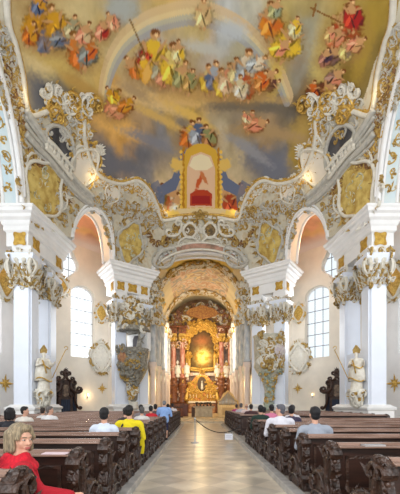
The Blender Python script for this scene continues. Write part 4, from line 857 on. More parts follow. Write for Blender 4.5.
# ================================================================ pulpit and gallery box
def relief_band(root, name, R, z0, z1, n, seed, mw, mg, big=.4, th=.05, a0=PI, a1=2*PI, prof=None, sy=1):
    rng = random.Random(seed); a, b = MB(), MB()
    for i in range(n):
        t = rng.uniform(a0, a1); z = rng.uniform(z0, z1); r = prof(z) if prof else R; f = fmap((r*math.cos(t), r*math.sin(t)*sy, z), (math.cos(t), math.sin(t), 0), rot=rng.uniform(0, 6)); c, d = MB(), MB()
        rocaille(rng, .1, .1, 1, c, d, th, big)
        if c.n: a.add(f(c.verts()), c.f)
        if d.n: b.add(f(d.verts()), d.f)
    if a.n: a.build(name, mw, root, smooth=True)
    if b.n: b.build('gilding', mg, root)
def interp(pr): return lambda z: float(np.interp(z, [p[1] for p in pr], [p[0] for p in pr]))
root = empty('pulpit', (-4.85, 24.05, 0), -.62+.0); SG = mat('silver_grey_stucco', (156, 152, 140), .55, rgb2=(112, 104, 90), nscale=6, bump=.4)
pr = [(.14, 1.6), (.28, 1.75), (.34, 2.3), (.42, 2.6), (.38, 2.8), (.7, 3.3), (.95, 3.8), (1.1, 4.1), (1.0, 4.5), (1.12, 5.25), (1.2, 5.4)]
MB().lathe(pr, 24).build('basket', SG, root, smooth=True); relief_band(root, 'basket_scrolls', 1, 3.0, 5.4, 70, 301, SG, OCHRE, .5, .07, prof=interp(pr)); relief_band(root, 'lower_ornament', 1, 1.8, 3.0, 26, 302, STUC, GOLD, .4, .06, prof=interp(pr))
b = MB(); f = fmap((0, -1.08, 4.75), (0, -1, 0)); field_mesh(ring(.42, .42, .08), .1).xf(f).build('relief_panel', mat('rose_gold_relief', (186, 140, 96), .5, rgb2=(150, 96, 70), nscale=6), root)
MB().lathe([(.35, 1.05), (.4, 1.15), (.3, 1.35), (.36, 1.6)], 16).build('console', STUC, root, smooth=True)
MB().plate([(-1.05, 5.3), (-1.05, 6.6), (1.05, 6.6), (1.05, 5.3)], .35, .7, 'y').build('back_panel', WHITE, root)
MB().plate([(-.36, 5.3), (.36, 5.3), (.36, 6.2), (.2, 6.45), (-.2, 6.45), (-.36, 6.2)], .27, .36, 'y').build('door', mat('grey_door', (92, 88, 92), .6), root)
for e in (-1, 1):
    b = MB(); b.cap((e*.75, -.2, 5.4), (e*.8, -.15, 6.1), .2, .14).cap((e*.8, -.15, 6.1), (e*.78, -.2, 6.42), .07, .1).cap((e*.85, -.1, 6.0), (e*1.25, -.2, 5.7), .09, .05).cap((e*.8, -.1, 5.9), (e*1.1, .1, 6.35), .08, .04); remesh(b.build('angel_figure', SG, root), .03)
pc_ = [(.95, 6.6), (1.22, 6.68), (1.15, 6.85), (.85, 7.2), (1.05, 7.5), (.75, 8.0), (.9, 8.3), (.4, 8.8), (.1, 9.2)]
MB().lathe([(.0, 6.66)]+pc_, 20).build('canopy', SG, root, smooth=True); relief_band(root, 'canopy_scrolls', 1, 6.65, 9.0, 95, 304, STUC, OCHRE, .55, .07, prof=interp(pc_))
b = MB(); b.cap((0, -.1, 8.7), (0, -.1, 9.1), .14, .1).cap((0, -.1, 9.1), (0, -.12, 9.3), .05, .09).cap((0, -.1, 9.0), (.4, -.15, 9.2), .06, .03); remesh(b.build('crowning_figure', STUC, root), .03)
tag(root, 'ornate silver-grey and gold pulpit with sculpted canopy on the left choir pillars', 'pulpit')
root = empty('gallery_box', (5.0, 24.0, 0), .62); pr = [(.16, 1.5), (.32, 1.7), (.3, 2.4), (.4, 2.8), (.5, 3.2), (.85, 3.7), (1.08, 4.1), (1.02, 4.5), (1.08, 6.2), (1.16, 6.35)]
BX = mat('beige_green_relief', (206, 198, 178), .55, rgb2=(170, 166, 148), nscale=6, bump=.4); MB().lathe(pr, 24).build('basket', BX, root, smooth=True)
relief_band(root, 'basket_scrolls', 1, 3.9, 6.4, 80, 311, STUC, OCHRE, .5, .065, prof=interp(pr)); relief_band(root, 'lower_ornament', 1, 1.7, 3.9, 40, 312, GREEN, GOLD, .42, .06, prof=interp(pr))
field_mesh(ring(.55, .55, .06), .1).xf(fmap((0, -1.05, 5.2), (0, -1, 0))).build('relief_panel', mat('lilac_relief', (190, 176, 184), .55, rgb2=(214, 206, 196), nscale=6), root)
MB().lathe([(.3, .95), (.42, 1.1), (.34, 1.3), (.4, 1.55)], 16).build('console', GREEN, root, smooth=True)
tag(root, 'ornate beige and gold gallery box hanging on the right choir pillars', 'gallery box')
# ================================================================ HIGH ALTAR
AX, AY = .25, 42.4
def A(px, py, d=AY): return (px-200)*d/F, EYE+(HZ-py)*d/F
root = empty('high_altar', (AX, AY, .10))
ORN = mat('orange_gold_relief', (222, 156, 80), .4, .3, rgb2=(166, 96, 50), nscale=5, bump=.5, bscale=9)
L = lambda z: z-.10
MB().box(-4.0, 4.0, .2, 1.2, 0, L(4.4)).box(-4.0, -1.75, -.2, .3, 0, L(1.5)).box(1.75, 4.0, -.2, .3, 0, L(1.5)).build('plinth', BRM, root, bevel=.05)
for x in (-3.65, -2.5, 2.5, 3.65):
    MB().lathe([(.62, L(1.5)), (.6, L(1.7)), (.52, L(1.9)), (.56, L(3.4)), (.66, L(3.7)), (.7, L(3.9)), (.5, L(4.0)), (.5, L(4.5)), (.58, L(4.6)), (.58, L(4.7))], 16, c=(x, 0, 0)).build('pedestal', BRM, root, smooth=True)
    MB().lathe([(.42, L(4.7)), (.42, L(4.85)), (.33, L(4.95)), (.35, L(6.5)), (.3, L(9.2)), (.34, L(9.3))], 16, c=(x, 0, 0)).build('column', REDM, root, smooth=True)
    b = MB()
    for k in range(8):
        t = k*PI/4; f = fmap((x+.3*math.cos(t), .3*math.sin(t), L(9.7)), (math.cos(t), math.sin(t), 0)); c = MB(); c.oleaf(0, -.4, PI/2, .7, .35, .5); c.oC((-.22, .25), (.22, .3), .3, .07, .3); b.add(f(c.verts()), c.f)
    b.box(x-.45, x+.45, -.4, .45, L(10.05), L(10.35)).build('capital', GOLD, root)
    MB().box(x-.5, x+.5, -.45, .7, L(10.35), L(11.1)).box(x-.62, x+.62, -.58, .8, L(11.1), L(11.35)).build('entablature', BRM, root, bevel=.05)
MB().plate([(-4.1, L(4.4)), (4.1, L(4.4)), (4.1, L(11.3)), (3.3, L(12.6)), (1.8, L(13.6)), (0, L(14.0)), (-1.8, L(13.6)), (-3.3, L(12.6)), (-4.1, L(11.3))], .7, 1.2, 'y').build('back_wall', mat('mottled_marble', (150, 120, 100), .4, rgb2=(110, 84, 66), nscale=2.5), root)
# painting
def paint_panel(x0, x1, z0, z1, fn_, nx=60, nz=90, y=0):
    V = []; C = []
    for j in range(nz+1):
        for i in range(nx+1):
            u, v = i/nx, j/nz; hw = (x1-x0)/2; cx = (x0+x1)/2; zz = z0+(z1-z0)*v; wv = 1 if v < .8 else math.sqrt(max(0, 1-((v-.8)/.2)**2))*.55+.45
            V.append((cx+(u-.5)*2*hw*wv, y, zz)); C.append(fn_(u, v))
    mb = MB().add(V, [(j*(nx+1)+i, j*(nx+1)+i+1, (j+1)*(nx+1)+i+1, (j+1)*(nx+1)+i) for j in range(nz) for i in range(nx)]); return mb, np.array(C)
def pf(u, v):
    g = math.exp(-(((u-.55)/.28)**2+((v-.28)/.2)**2)); n = float(fbm(np.array(u*7.), np.array(v*10.), 3)); n2 = float(fbm(np.array(u*14.), np.array(v*18.), 9))
    c = lin((86, 70, 48))*(.6+.9*n); up = math.exp(-(((u-.5)/.3)**2+((v-.72)/.14)**2)); c = c*(1-up*.7)+lin((176, 110, 70))*up*.7*(.5+n2)
    return np.clip(c*(1-g)+(lin((255, 226, 130)) if n2 > .45 else lin((236, 176, 70)))*g*1.5, 0, 1)
mb, C = paint_panel(-1.55, 1.55, L(6.1), L(10.9), pf, y=.45); o = mb.build('altar_painting', FRESCO, root); paint_mesh(o.data, C)
def frame_pts(w_, z0, z1, n=26):
    o = [(-w_, z0), (-w_, z0+(z1-z0)*.35), (-w_*1.08, z0+(z1-z0)*.5), (-w_, z0+(z1-z0)*.68)]+[(-w_*math.cos(t), z0+(z1-z0)*.72+(z1-z0)*.28*math.sin(t)) for t in np.linspace(.1, PI-.1, n)]+[(w_, z0+(z1-z0)*.68), (w_*1.08, z0+(z1-z0)*.5), (w_, z0+(z1-z0)*.35), (w_, z0), (0, z0-.15)]
    return o
fp = frame_pts(1.65, L(6.0), L(11.1)); b = MB(); b.tube([(x, .3, z) for x, z in fp], .24, 8, closed=True); b.tube([(x*1.2, .35, L(8.5)+(z-L(8.5))*1.08) for x, z in fp], .16, 8, closed=True); b.build('painting_frame', GOLD, root, smooth=True)
rng = random.Random(8); a, g = MB(), MB()
for k in range(150):
    i = rng.randrange(len(fp)); x, z = fp[i]; q = rng.uniform(1.0, 1.35); f = fmap((x*q, .12+rng.uniform(-.1, .1), L(8.5)+(z-L(8.5))*q), (0, -1, 0), rot=rng.uniform(0, 6)); c, d = MB(), MB(); rocaille(rng, .3, .3, 1, c, d, .09, .75)
    for src, dst in ((c, g), (d, g)):
        if src.n: dst.add(f(src.verts()), src.f)
g.build('frame_scrolls', GOLD, root)
# crest above
a, g, r3 = MB(), MB(), MB()
for k in range(170):
    t = rng.uniform(.05, PI-.05); q = rng.uniform(.72, 1.05); f = fmap((4.1*q*math.cos(t), rng.uniform(.0, .5), L(10.6)+3.4*q*math.sin(t)), (0, -1, 0), rot=rng.uniform(0, 6)); c, d = MB(), MB(); rocaille(rng, .3, .3, 1, c, d, .1, .95)
    k3 = rng.random()
    if c.n: (a if k3 < .4 else r3).add(f(c.verts()), c.f)
    if d.n: g.add(f(d.verts()), d.f)
a.build('crest_scrolls', STUCG, root, smooth=True); g.build('crest_gilding', OCHRE, root); r3.build('crest_marble_scrolls', mat('rose_brown_scrolls', (150, 106, 88), .45, rgb2=(96, 72, 60), nscale=5), root, smooth=True)
b = MB().plate([(-2.2, L(12.9)), (-1.6, L(13.5)), (0, L(13.9)), (1.6, L(13.5)), (2.2, L(12.9)), (1.6, L(12.6)), (0, L(12.3)), (-1.6, L(12.6))], -.3, .6, 'y'); b.build('baldachin', mat('brown_canopy', (132, 84, 54), .5, rgb2=(176, 130, 70), nscale=6), root, bevel=.1)
# mid band with figures, tabernacle
b = MB(); [b.box(x0, x1, -.15, .8, L(4.4), L(4.85)) for x0, x1 in ((-4.0, -1.7), (1.7, 4.0))]; b.box(-1.7, 1.7, .1, .8, L(5.0), L(5.4)); b.build('white_cornice', mat('pale_marble', (214, 200, 186), .4, rgb2=(180, 150, 136), nscale=4), root, bevel=.06)
MB().plate([(-1.9, L(1.5)), (1.9, L(1.5)), (1.9, L(3.4)), (1.3, L(4.3)), (.6, L(5.0)), (-.6, L(5.0)), (-1.3, L(4.3)), (-1.9, L(3.4))], -.25, .3, 'y').build('tabernacle', ORN, root, bevel=.08)
MB().plate([(.62*math.cos(t), L(3.9)+.95*math.sin(t)) for t in np.linspace(0, 2*PI, 22, endpoint=False)], -.3, -.22, 'y').build('niche', mat('niche_shade', (70, 52, 34), .6), root)  # plate without a hollow, niche shade given by its dark colour
g = MB(); g.tube([(.68*math.cos(t), -.32, L(3.9)+1.02*math.sin(t)) for t in np.linspace(0, 2*PI, 26, endpoint=False)], .1, 6, closed=True)
for k in range(110):
    x = rng.uniform(-2, 2); z = rng.uniform(L(1.6), L(4.9)-abs(x)*.5)
    if (x/.75)**2+((z-L(3.9))/1.1)**2 < 1: continue
    f = fmap((x, -.28, z), (0, -1, 0), rot=rng.uniform(0, 6)); c = MB(); rocaille(rng, .1, .1, 1, c, c, .07, .55); g.add(f(c.verts()), c.f)
g.build('tabernacle_scrolls', GOLD, root); b = MB(); b.cap((0, -.42, L(3.35)), (0, -.42, L(3.95)), .2, .13).cap((0, -.42, L(3.95)), (0, -.44, L(4.25)), .06, .1); remesh(b.build('niche_figure', STUCG, root), .03)
for e in (-1, 1):
    b = MB(); b.cap((e*2.0, -.5, L(2.0)), (e*1.9, -.45, L(2.7)), .28, .18).cap((e*1.9, -.45, L(2.7)), (e*1.85, -.5, L(3.1)), .08, .13).cap((e*1.9, -.5, L(2.7)), (e*1.5, -.65, L(2.9)), .09, .05); remesh(b.build('kneeling_figure', GOLD, root), .04)
MB().box(-1.7, 1.7, -1.1, -.2, 0, L(1.4)).build('altar_block', mat('altar_red', (136, 84, 56), .5, rgb2=(180, 140, 96), nscale=3), root, bevel=.04)
a, g = MB(), MB()
for k in range(150):
    x = rng.choice((-1, 1))*rng.uniform(1.75, 4.1); z = rng.choice((rng.uniform(L(4.9), L(6.6)), rng.uniform(L(8.6), L(11.4)), rng.uniform(L(1.6), L(4.3)))); f = fmap((x, rng.uniform(-.45, .3), z), (0, -1, 0), rot=rng.uniform(0, 6)); c, d = MB(), MB(); rocaille(rng, .1, .1, 1, c, d, .06, .55)
    if c.n: a.add(f(c.verts()), c.f)
    if d.n: g.add(f(d.verts()), d.f)
a.build('side_scrolls', mat('pinkish_scrolls', (222, 200, 186), .5, rgb2=(190, 150, 130), nscale=5), root, smooth=True); g.build('side_gilding', GOLD, root)
tag(root, 'tall high altar of red marble columns and gold around a glowing painting', 'altar')
fl = ['at the far left of the high altar', 'just left of the altar painting', 'just right of the altar painting', 'at the far right of the high altar']
for i, (x, z) in enumerate(((-3.1, 4.85), (-1.95, 4.85), (1.95, 4.85), (3.1, 4.85))):
    statue('altar_statue', (AX+x, AY-.25, z), 0, 1.95, 'white robed statue standing '+fl[i], mitre=i in (0, 3), crozier=0, m=mat('marble_figure', (220, 216, 208), .4), gold=False, seed=i)
# altar cloth, candles
nm = ['first', 'second', 'third', 'fourth', 'fifth', 'sixth']
o = MB().box(AX-1.72, AX+1.72, AY-1.14, AY-.2, 1.7, 1.74).box(AX-1.72, AX+1.72, AY-1.15, AY-1.13, 1.5, 1.74).build('altar_cloth', mat('cloth', (226, 214, 190), .8)); tag(o, 'cream cloth on the block of the high altar', 'cloth')
cd = None
for i in range(6):
    x = AX+(-1.5, -1.1, -.7, .7, 1.1, 1.5)[i]
    if cd is None:
        cd = empty('altar_candle', (x, AY-.7, 1.74)); MB().lathe([(.09, 0), (.03, .05), (.04, .2), (.025, .35), (.06, .4)], 10).build('candlestick', GOLD, cd, smooth=True); MB().lathe([(.03, .4), (.03, .85)], 8).build('candle', mat('wax', (236, 226, 200), .6), cd); c = cd
    else: c = copy_tree(cd); c.location = (x, AY-.7, 1.74)
    tag(c, 'white candle in a gold candlestick, %s from the left on the high altar' % nm[i], 'candle', 'candles on the high altar')
for i in range(9):
    x = AX-3.4+i*.32 if i < 5 else AX+2.1+(i-5)*.36
    b = MB(); rg = random.Random(i)
    root = empty('flower_vase', (x, AY-.5 if abs(x-AX) > 1.7 else AY-1.0, 1.78 if abs(x-AX) > 1.7 else 1.74)); root.location.y = AY-.05 if abs(x-AX) > 1.7 else AY-.4
    MB().lathe([(.05, 0), (.08, .1), (.05, .2)], 8).build('vase', WHITE, root, smooth=True)
    for k in range(12): b.ell((rg.uniform(-.13, .13), rg.uniform(-.1, .1), .3+rg.uniform(-.1, .16)), (.05, .05, .04), 6, 4)
    b.build('blooms', mat('white_blooms', (232, 222, 214), .8) if i % 3 else mat('red_blooms', (170, 60, 50), .8), root); tag(root, 'small bunch of flowers on the high altar ledge, number %s from the left' % ['one', 'two', 'three', 'four', 'five', 'six', 'seven', 'eight', 'nine'][i], 'flowers', 'flowers along the high altar')
# dais and people's altar, organ, rail
struct(MB().box(-3.6, 3.9, 28.0, 42, .10, .22).build('floor_dais', mat('dais_wood', (206, 180, 136), .4, rgb2=(186, 158, 116), nscale=4)))
root = empty('altar_table', (.35, 30.5, .22)); MB().box(-.78, .78, -.4, .4, 0, .86).build('stone_block', mat('beige_stone', (176, 162, 138), .6, rgb2=(150, 138, 118), nscale=4), root, bevel=.03); MB().box(-.98, .98, -.48, .48, .86, .98).build('mensa', mat('beige_stone', (176, 162, 138)), root, bevel=.02)
MB().box(-1.12, -.82, -.35, .35, 0, .9).build('side_panel', mat('dark_brown', (70, 50, 40), .6), root); MB().box(-.9, .9, -.42, .42, .98, 1.02).build('altar_top_cloth', mat('dark_cloth', (62, 50, 46), .8), root); tag(root, 'stone altar table with dark cloth standing in the choir before the high altar', 'altar')
for i in range(5):
    rg = random.Random(40+i); root = empty('altar_bouquet', (.35-.64+i*.32, 30.4, 1.24)); MB().lathe([(.06, 0), (.08, .08), (.06, .12)], 8).build('pot', BLACK, root); b = MB()
    for k in range(12): b.ell((rg.uniform(-.14, .14), rg.uniform(-.12, .12), .2+rg.uniform(-.06, .12)), (.05, .05, .045), 6, 4)
    b.build('foliage', mat('dark_foliage', (56, 46, 42), .8), root); tag(root, 'dark plant arrangement on the stone altar table, %s from the left' % nm[i], 'plant', 'plants on the altar table')
root = empty('chamber_organ', (2.62, 31.2, .22)); root.scale = (1.08, 1, 1.08); MB().box(-.88, .88, -.4, .4, 0, .95).build('case', WOODS, root, bevel=.02)
MB().plate([(-.88, .95), (.88, .95), (.88, 1.35), (.6, 1.5), (.38, 1.95), (0, 2.25), (-.38, 1.95), (-.6, 1.5), (-.88, 1.35)], -.1, .38, 'y').build('pipe_case', WOODS, root)
b = MB(); o_ = [(-.88, .95), (-.88, 1.35), (-.6, 1.5), (-.38, 1.95), (0, 2.25), (.38, 1.95), (.6, 1.5), (.88, 1.35), (.88, .95)]; b.tube([(x, -.22, z) for x, z in o_], .06, 6, closed=True).build('frame', WOODS, root); rg = [0]
for i in range(13):
    x = -.72+i*.12; h = 1.25+(.85-abs(x)*1.05); MB().lathe([(.01, 1.0), (.035, 1.1), (.035, h)], 8, c=(x, -.22, 0)).build('pipe', STEEL, root, smooth=True)
MB().box(-.5, .5, -.43, -.4, .15, .8).build('front_panel', mat('oak_panel', (184, 152, 102), .5), root); tag(root, 'small pipe organ in light wood case with gabled top, right of the altar table', 'organ')
for i, x in enumerate((-2.4, -1.3)):
    root = empty('prayer_bench', (x-.3, 32.0, .22)); MB().box(-.45, .45, -.2, .2, 0, .12).box(-.42, .42, .05, .18, .1, 1.0).build('front', mat('red_brown_wood', (104, 58, 42), .4), root, bevel=.02); MB().box(-.48, .48, -.05, .25, 1.0, 1.05).build('desk_top', MATS['red_brown_wood'], root); tag(root, 'red-brown wooden kneeling desk left of the altar table, %s' % ('outer one' if i == 0 else 'inner one'), 'kneeler', 'kneeling desks left of the altar table')
root = empty('communion_rail', (-2.6, 29.2, .22)); MB().box(-1.1, 1.1, -.1, .1, .85, .95).box(-1.1, 1.1, -.1, .1, 0, .1).build('rail', mat('dark_brown', (70, 50, 40)), root)
for i in range(9): MB().lathe([(.05, .1), (.08, .3), (.04, .55), (.06, .85)], 8, c=(-1.0+i*.25, 0, 0)).build('baluster', MATS['red_brown_wood'], root, smooth=True)
tag(root, 'dark wooden balustrade in front of the left side of the choir', 'rail')
# ================================================================ PEWS
END = [(-.14,0),(.5,0),(.58,.1),(.5,.26),(.57,.38),(.48,.48),(.38,.42),(.3,.36),(.17,.43),(.1,.55),(.12,.7),(.17,.8),(.1,.87),(-.03,.89),(-.14,.83),(-.09,.72),(-.13,.58),(-.07,.45),(-.13,.3),(-.08,.15)]
def make_pew(s, Lx, label, group):
    root = empty('pew', (0, 0, 0)); X = lambda a, b: (min(s*a, s*b), max(s*a, s*b))
    def carved(x0, name):
        e = MB().plate(END, s*x0-.045, s*x0+.045, 'x').build(name, WOOD, root, bevel=.015); c = MB(); a = MB()
        for side in (-1, 1):
            a = MB(); a.oC((-.03*side, .18), (-.02*side, .78), -.1*side, .028, .12, 1.3, 18); a.oC((.1*side, .3), (.55*side, .36), .3*side, .026, .16, 1.3, 18); a.oC((.05*side, .12), (.6*side, .1), .15*side, .024, .1, 1.2, 16)
            a.oC((-.06*side, .76), (.12*side, .76), .45*side, .03, .25, 1.4, 16); a.oC((.48*side, .36), (.62*side, .2), .4*side, .03, .3, 1.4, 16)
            for q in range(5): a.oleaf(side*(.02+.03*q), .2+.12*q, PI/2+.5*(-1)**q, .16, .08, .35)
            a.oshell(side*.02, .8, PI/2, .12, 5); a.oshell(side*.58, .42, PI/2, .1, 5)
            a.xf(fmap((s*x0+side*.045, 0, 0), (side, 0, 0))); c.add(a.verts(), a.f)
        a = MB()
        for q in range(7): a.obump((-1)**q*.012, .1+q*.115, .034, 1.0); a.oleaf(0, .12+q*.115, PI/2+(-1)**q*.8, .09, .05, .5)
        a.xf(fmap((s*x0, -.11, 0), (0, -1, 0))); c.add(a.verts(), a.f)
        for (y0, z0, r) in ((-.02, .86, .055), (.1, .82, .05), (-.1, .8, .045), (.5, .4, .055), (.44, .45, .045), (.52, .1, .05), (.06, .88, .04)): c.ell((s*x0, y0, z0), (.062, r, r), 8, 6)
        c.build('carving', WOOD, e); return e
    carved(.06, 'end_panel'); carved(Lx, 'end_panel')
    MB().box(*X(.1, Lx-.04), -.06, -.02, .08, .84).build('backrest', WOODP, root)
    b = MB(); n = 4
    for i in range(n):
        x0 = .2+i*(Lx-.3)/n; x1 = x0+(Lx-.3)/n-.14; b.box(*X(x0, x1), -.075, -.06, .3, .34).box(*X(x0, x1), -.075, -.06, .7, .74).box(*X(x0, x0+.04), -.075, -.06, .3, .74).box(*X(x1-.04, x1), -.075, -.06, .3, .74)
    b.build('panel_frames', WOOD, root)
    MB().box(*X(.1, Lx-.04), -.15, .0, .84, .865).build('book_ledge', WOODL, root, bevel=.008); MB().box(*X(.1, Lx-.04), -.02, .025, .8, .9).build('top_rail', WOODL, root, bevel=.008)
    MB().box(*X(.1, Lx-.04), -.02, .42, .40, .435).build('seat', WOOD, root, bevel=.008); MB().box(*X(.12, Lx-.06), .33, .36, .05, .4).build('seat_front', WOODP, root)
    MB().box(*X(.12, Lx-.06), -.42, -.24, .15, .19).box(*X(.14, .2), -.42, -.1, 0, .15).box(*X(Lx-.2, Lx-.14), -.42, -.1, 0, .15).build('kneeler', WOOD, root)
    return root
ORD = ['front-most', 'second', 'third', 'fourth', 'fifth', 'sixth', 'seventh', 'eighth', 'ninth', 'tenth', 'eleventh', 'twelfth', 'thirteenth', 'fourteenth', 'fifteenth', 'sixteenth', 'seventeenth', 'eighteenth']
LR = [2.5+1.07*k for k in range(18)]; RR = [3.05+1.15*k for k in range(8)]; RF = [14.6+1.15*k for k in range(7)]
FZ = .10
pl = make_pew(-1, 6.75, '', ''); pr_ = make_pew(1, 6.6, '', '')
def nth(k): return 'nearest the viewer' if k == 0 else ORD[k]+' from the viewer'
for k, y in enumerate(LR):
    c = pl if k == 0 else copy_tree(pl); c.location = (-1.27 if k else -1.32, y, FZ); tag(c, 'dark carved wooden pew left of the aisle, %s' % nth(k), 'pew', 'pews left of the aisle')
for k, y in enumerate(RR):
    c = pr_ if k == 0 else copy_tree(pr_); c.location = (1.62, y, FZ); tag(c, 'dark carved wooden pew right of the aisle, %s' % nth(k), 'pew', 'pews right of the aisle, near block')
for k, y in enumerate(RF):
    c = copy_tree(pr_); c.location = (1.66, y, FZ); tag(c, 'dark carved wooden pew in the far right block, %s' % ('nearest the viewer' if k == 0 else ORD[k]+' within that block'), 'pew', 'pews right of the aisle, far block')
def book(loc, w_, d_, h_, rz, col, label):
    root = empty('hymn_book', loc, rz); MB().box(-w_/2, w_/2, -d_/2, d_/2, 0, .006).box(-w_/2, w_/2, -d_/2, d_/2, h_-.006, h_).build('cover', mat('cover_%d' % col[0], col, .6), root); MB().box(-w_/2+.005, w_/2-.005, -d_/2+.005, d_/2-.005, .006, h_-.006).build('pages', mat('paper', (226, 216, 208), .8), root); tag(root, label, 'book')
o = MB().plate([(-.13, -.065), (.13, -.06), (.12, .065), (-.14, .06)], 0, .008, 'z').build('leaflet', mat('pink_paper', (222, 200, 206), .7)); o.location = (-1.52, LR[1]-.08, FZ+.865); tag(o, 'pale pink leaflet lying on the ledge of the second pew on the left', 'paper')
book((2.16, RR[1]-.085, FZ+.865), .26, .12, .02, .05, (150, 148, 150), 'grey book lying open-edged on the pew ledge at the near right')
# ================================================================ PEOPLE
def head_parts(yaw, c, k, pitch=0):
    cy, sy = math.cos(yaw), math.sin(yaw); cp, sp = math.cos(pitch), math.sin(pitch); R = np.array([[cy, -sy, 0], [sy, cy, 0], [0, 0, 1]])@np.array([[1, 0, 0], [0, cp, -sp], [0, sp, cp]])
    return lambda V: (V*k)@R.T+np.array(c)
def hand(b, w_, d, up, k, side):
    w_ = np.array(w_, float); d = np.array(d, float); d /= np.linalg.norm(d); up = np.array(up, float); sd = np.cross(d, up); b.cap(w_, w_+d*.075*k, .024*k, .032*k, 8)
    for i in range(4):
        o = w_+d*.08*k+sd*(i-1.5)*.019*k; l = (.07, .08, .075, .06)[i]*k; m = o+d*l*.55-up*.008*k; b.cap(o, m, .0095*k, .009*k, 6); b.cap(m, m+d*l*.4-up*.025*k, .009*k, .0075*k, 6)
    o = w_+d*.02*k+sd*side*.028*k; b.cap(o, o+d*.04*k+sd*side*.025*k, .012*k, .01*k, 6); b.cap(o+d*.04*k+sd*side*.025*k, o+d*.065*k+sd*side*.022*k, .01*k, .008*k, 6)
def person(name, x, y, z, rz, shirt, hair, label, group=None, k=1.0, yaw=0, pitch=0, lean=.0, hairstyle='short', drop=0, hk=1.0, voxel=.014, pose='sit', trousers=(50, 50, 60), face=False, wide=1.0, extra=None, sleeve='long', skin=SKIN, hcol2=None):
    root = empty(name, (x, y, z), rz); hz = .44 if pose == 'sit' else .88*k; b = MB(); S = MB(); T = MB(); Sh = MB(); w_ = .185*k*wide
    ch = np.array([lean*.5, .04 if pose == 'sit' else .02, hz+.46*k-drop]); nk = np.array([lean*.55, .05, hz+.56*k-drop]); hd = np.array([lean*.6, .075+.05*math.sin(-pitch), hz+.73*k-abs(math.sin(pitch))*.03-drop])
    b.cap((0, 0, hz+.06), (lean*.3, .02, hz+.25*k), .14*k*wide, .12*k*wide, 12); b.cap((lean*.3, .02, hz+.25*k), ch-[0, 0, .06], .12*k*wide, .13*k*wide, 12); b.cap(ch+[-w_+.04, 0, .02], ch+[w_-.04, 0, .02], .065*k, .065*k, 10); b.cap(nk-[0, 0, .06], hd-[0, .02, .06*k], .055*k, .05*k, 10)
    S.cap((0, 0, hz+.02), (lean*.3, .02, hz+.25*k), .165*k*wide, .142*k*wide, 14); S.cap((lean*.3, .02, hz+.25*k), ch-[0, 0, .06], .142*k*wide, .15*k*wide, 14); S.cap(ch+[-w_+.03, 0, .02], ch+[w_-.03, 0, .02], .082*k, .082*k, 12); S.cap(ch+[-.05, 0, .06*k], ch+[.05, 0, .06*k], .07*k, .07*k); S.ell(ch+[0, -.01, -.1*k], (w_*1.02, .115*k, .17*k), 14, 10)
    if pose == 'sit':
        knee = [(e*.11, .44*k, .47) for e in (-1, 1)]; foot = [(e*.12, .42*k, .07) for e in (-1, 1)]
    else: knee = [(e*.1*k, .03, .47*k) for e in (-1, 1)]; foot = [(e*.11*k, -.02, .07) for e in (-1, 1)]
    for e, kn, ft in zip((-1, 1), knee, foot):
        hp = (e*.09*k, 0, hz+.07)
        b.cap(hp, kn, .085*k, .058*k, 10); b.cap(kn, ft, .056*k, .036*k, 10); b.cap(ft, (ft[0], ft[1]+.14*k, .035), .036*k, .028*k, 8)
        T.cap(hp, kn, .1*k, .076*k, 10)
        if pose == 'sit': T.cap(kn, (ft[0], ft[1], .12), .074*k, .06*k, 10)
        Sh.cap((ft[0], ft[1]-.03, .045), (ft[0], ft[1]+.15*k, .04), .045*k, .036*k, 10)
        sh = ch+[e*w_, 0, .0]; el_ = ch+[e*(w_+.055*k), .04, -.27*k]; wr = np.array([e*.12*k, .28*k, hz+.17]) if pose == 'sit' else ch+[e*(w_*.7), .22*k, -.3*k]
        if extra and 'elbow' in extra and e in extra['elbow']: el_, wr = [np.array(v, float) for v in extra['elbow'][e]]
        b.cap(sh, el_, .05*k, .04*k, 10); b.cap(el_, wr, .04*k, .026*k, 10); dd = wr-el_; hand(b, wr, dd/np.linalg.norm(dd)+[0, .3, 0], (0, 0, 1), k, -e)
        S.cap(sh, el_, .075*k, .062*k, 10)
        if sleeve == 'long': S.cap(el_, el_+(wr-el_)*.92, .062*k, .045*k, 10)
    T.cap((-.06, 0, hz+.05), (.06, 0, hz+.05), .14*k, .14*k, 12)
    hf = head_parts(yaw, hd, k*hk, pitch); H = MB(); H.ell((0, -.012, .02), (.074, .094, .108), 14, 10).cap((0, .03, -.055), (0, .052, -.085), .05, .032).ell((0, .03, -.02), (.062, .06, .07), 10, 8).cap((0, .082, .008), (0, .101, -.022), .01, .0135, 8).cap((-.036, .072, .03), (.036, .072, .03), .013, .013, 8)
    H.cap((-.04, .06, -.02), (-.03, .062, -.04), .022, .02, 8).cap((.04, .06, -.02), (.03, .062, -.04), .022, .02, 8).cap((-.018, .082, -.056), (.018, .082, -.056), .009, .009, 8).ell((-.076, -.008, -.004), (.012, .024, .032), 8, 6).ell((.076, -.008, -.004), (.012, .024, .032), 8, 6)
    H.xf(hf); b.add(H.verts(), H.f); remesh(b.build('body', skin, root), voxel, 1)
    c = mat('cloth_%d_%d_%d' % shirt, shirt, .85, noise=.1, nscale=12, bump=.3, bscale=9); remesh(S.build('shirt' if not (extra and 'coat' in extra) else 'coat', c, root), voxel*1.1, 2)
    c = mat('cloth_%d_%d_%d' % trousers, trousers, .85); remesh(T.build('trousers' if pose == 'sit' else 'shorts', c, root), .016, 2); Sh.build('shoes', BLACK, root, smooth=True)
    hm = mat('hair_%d_%d_%d' % hair, hair, .6, rgb2=tuple(int(v*.7) for v in hair), nscale=30, stretch=(3, 3, .6), bump=.5, bscale=40); A = MB()
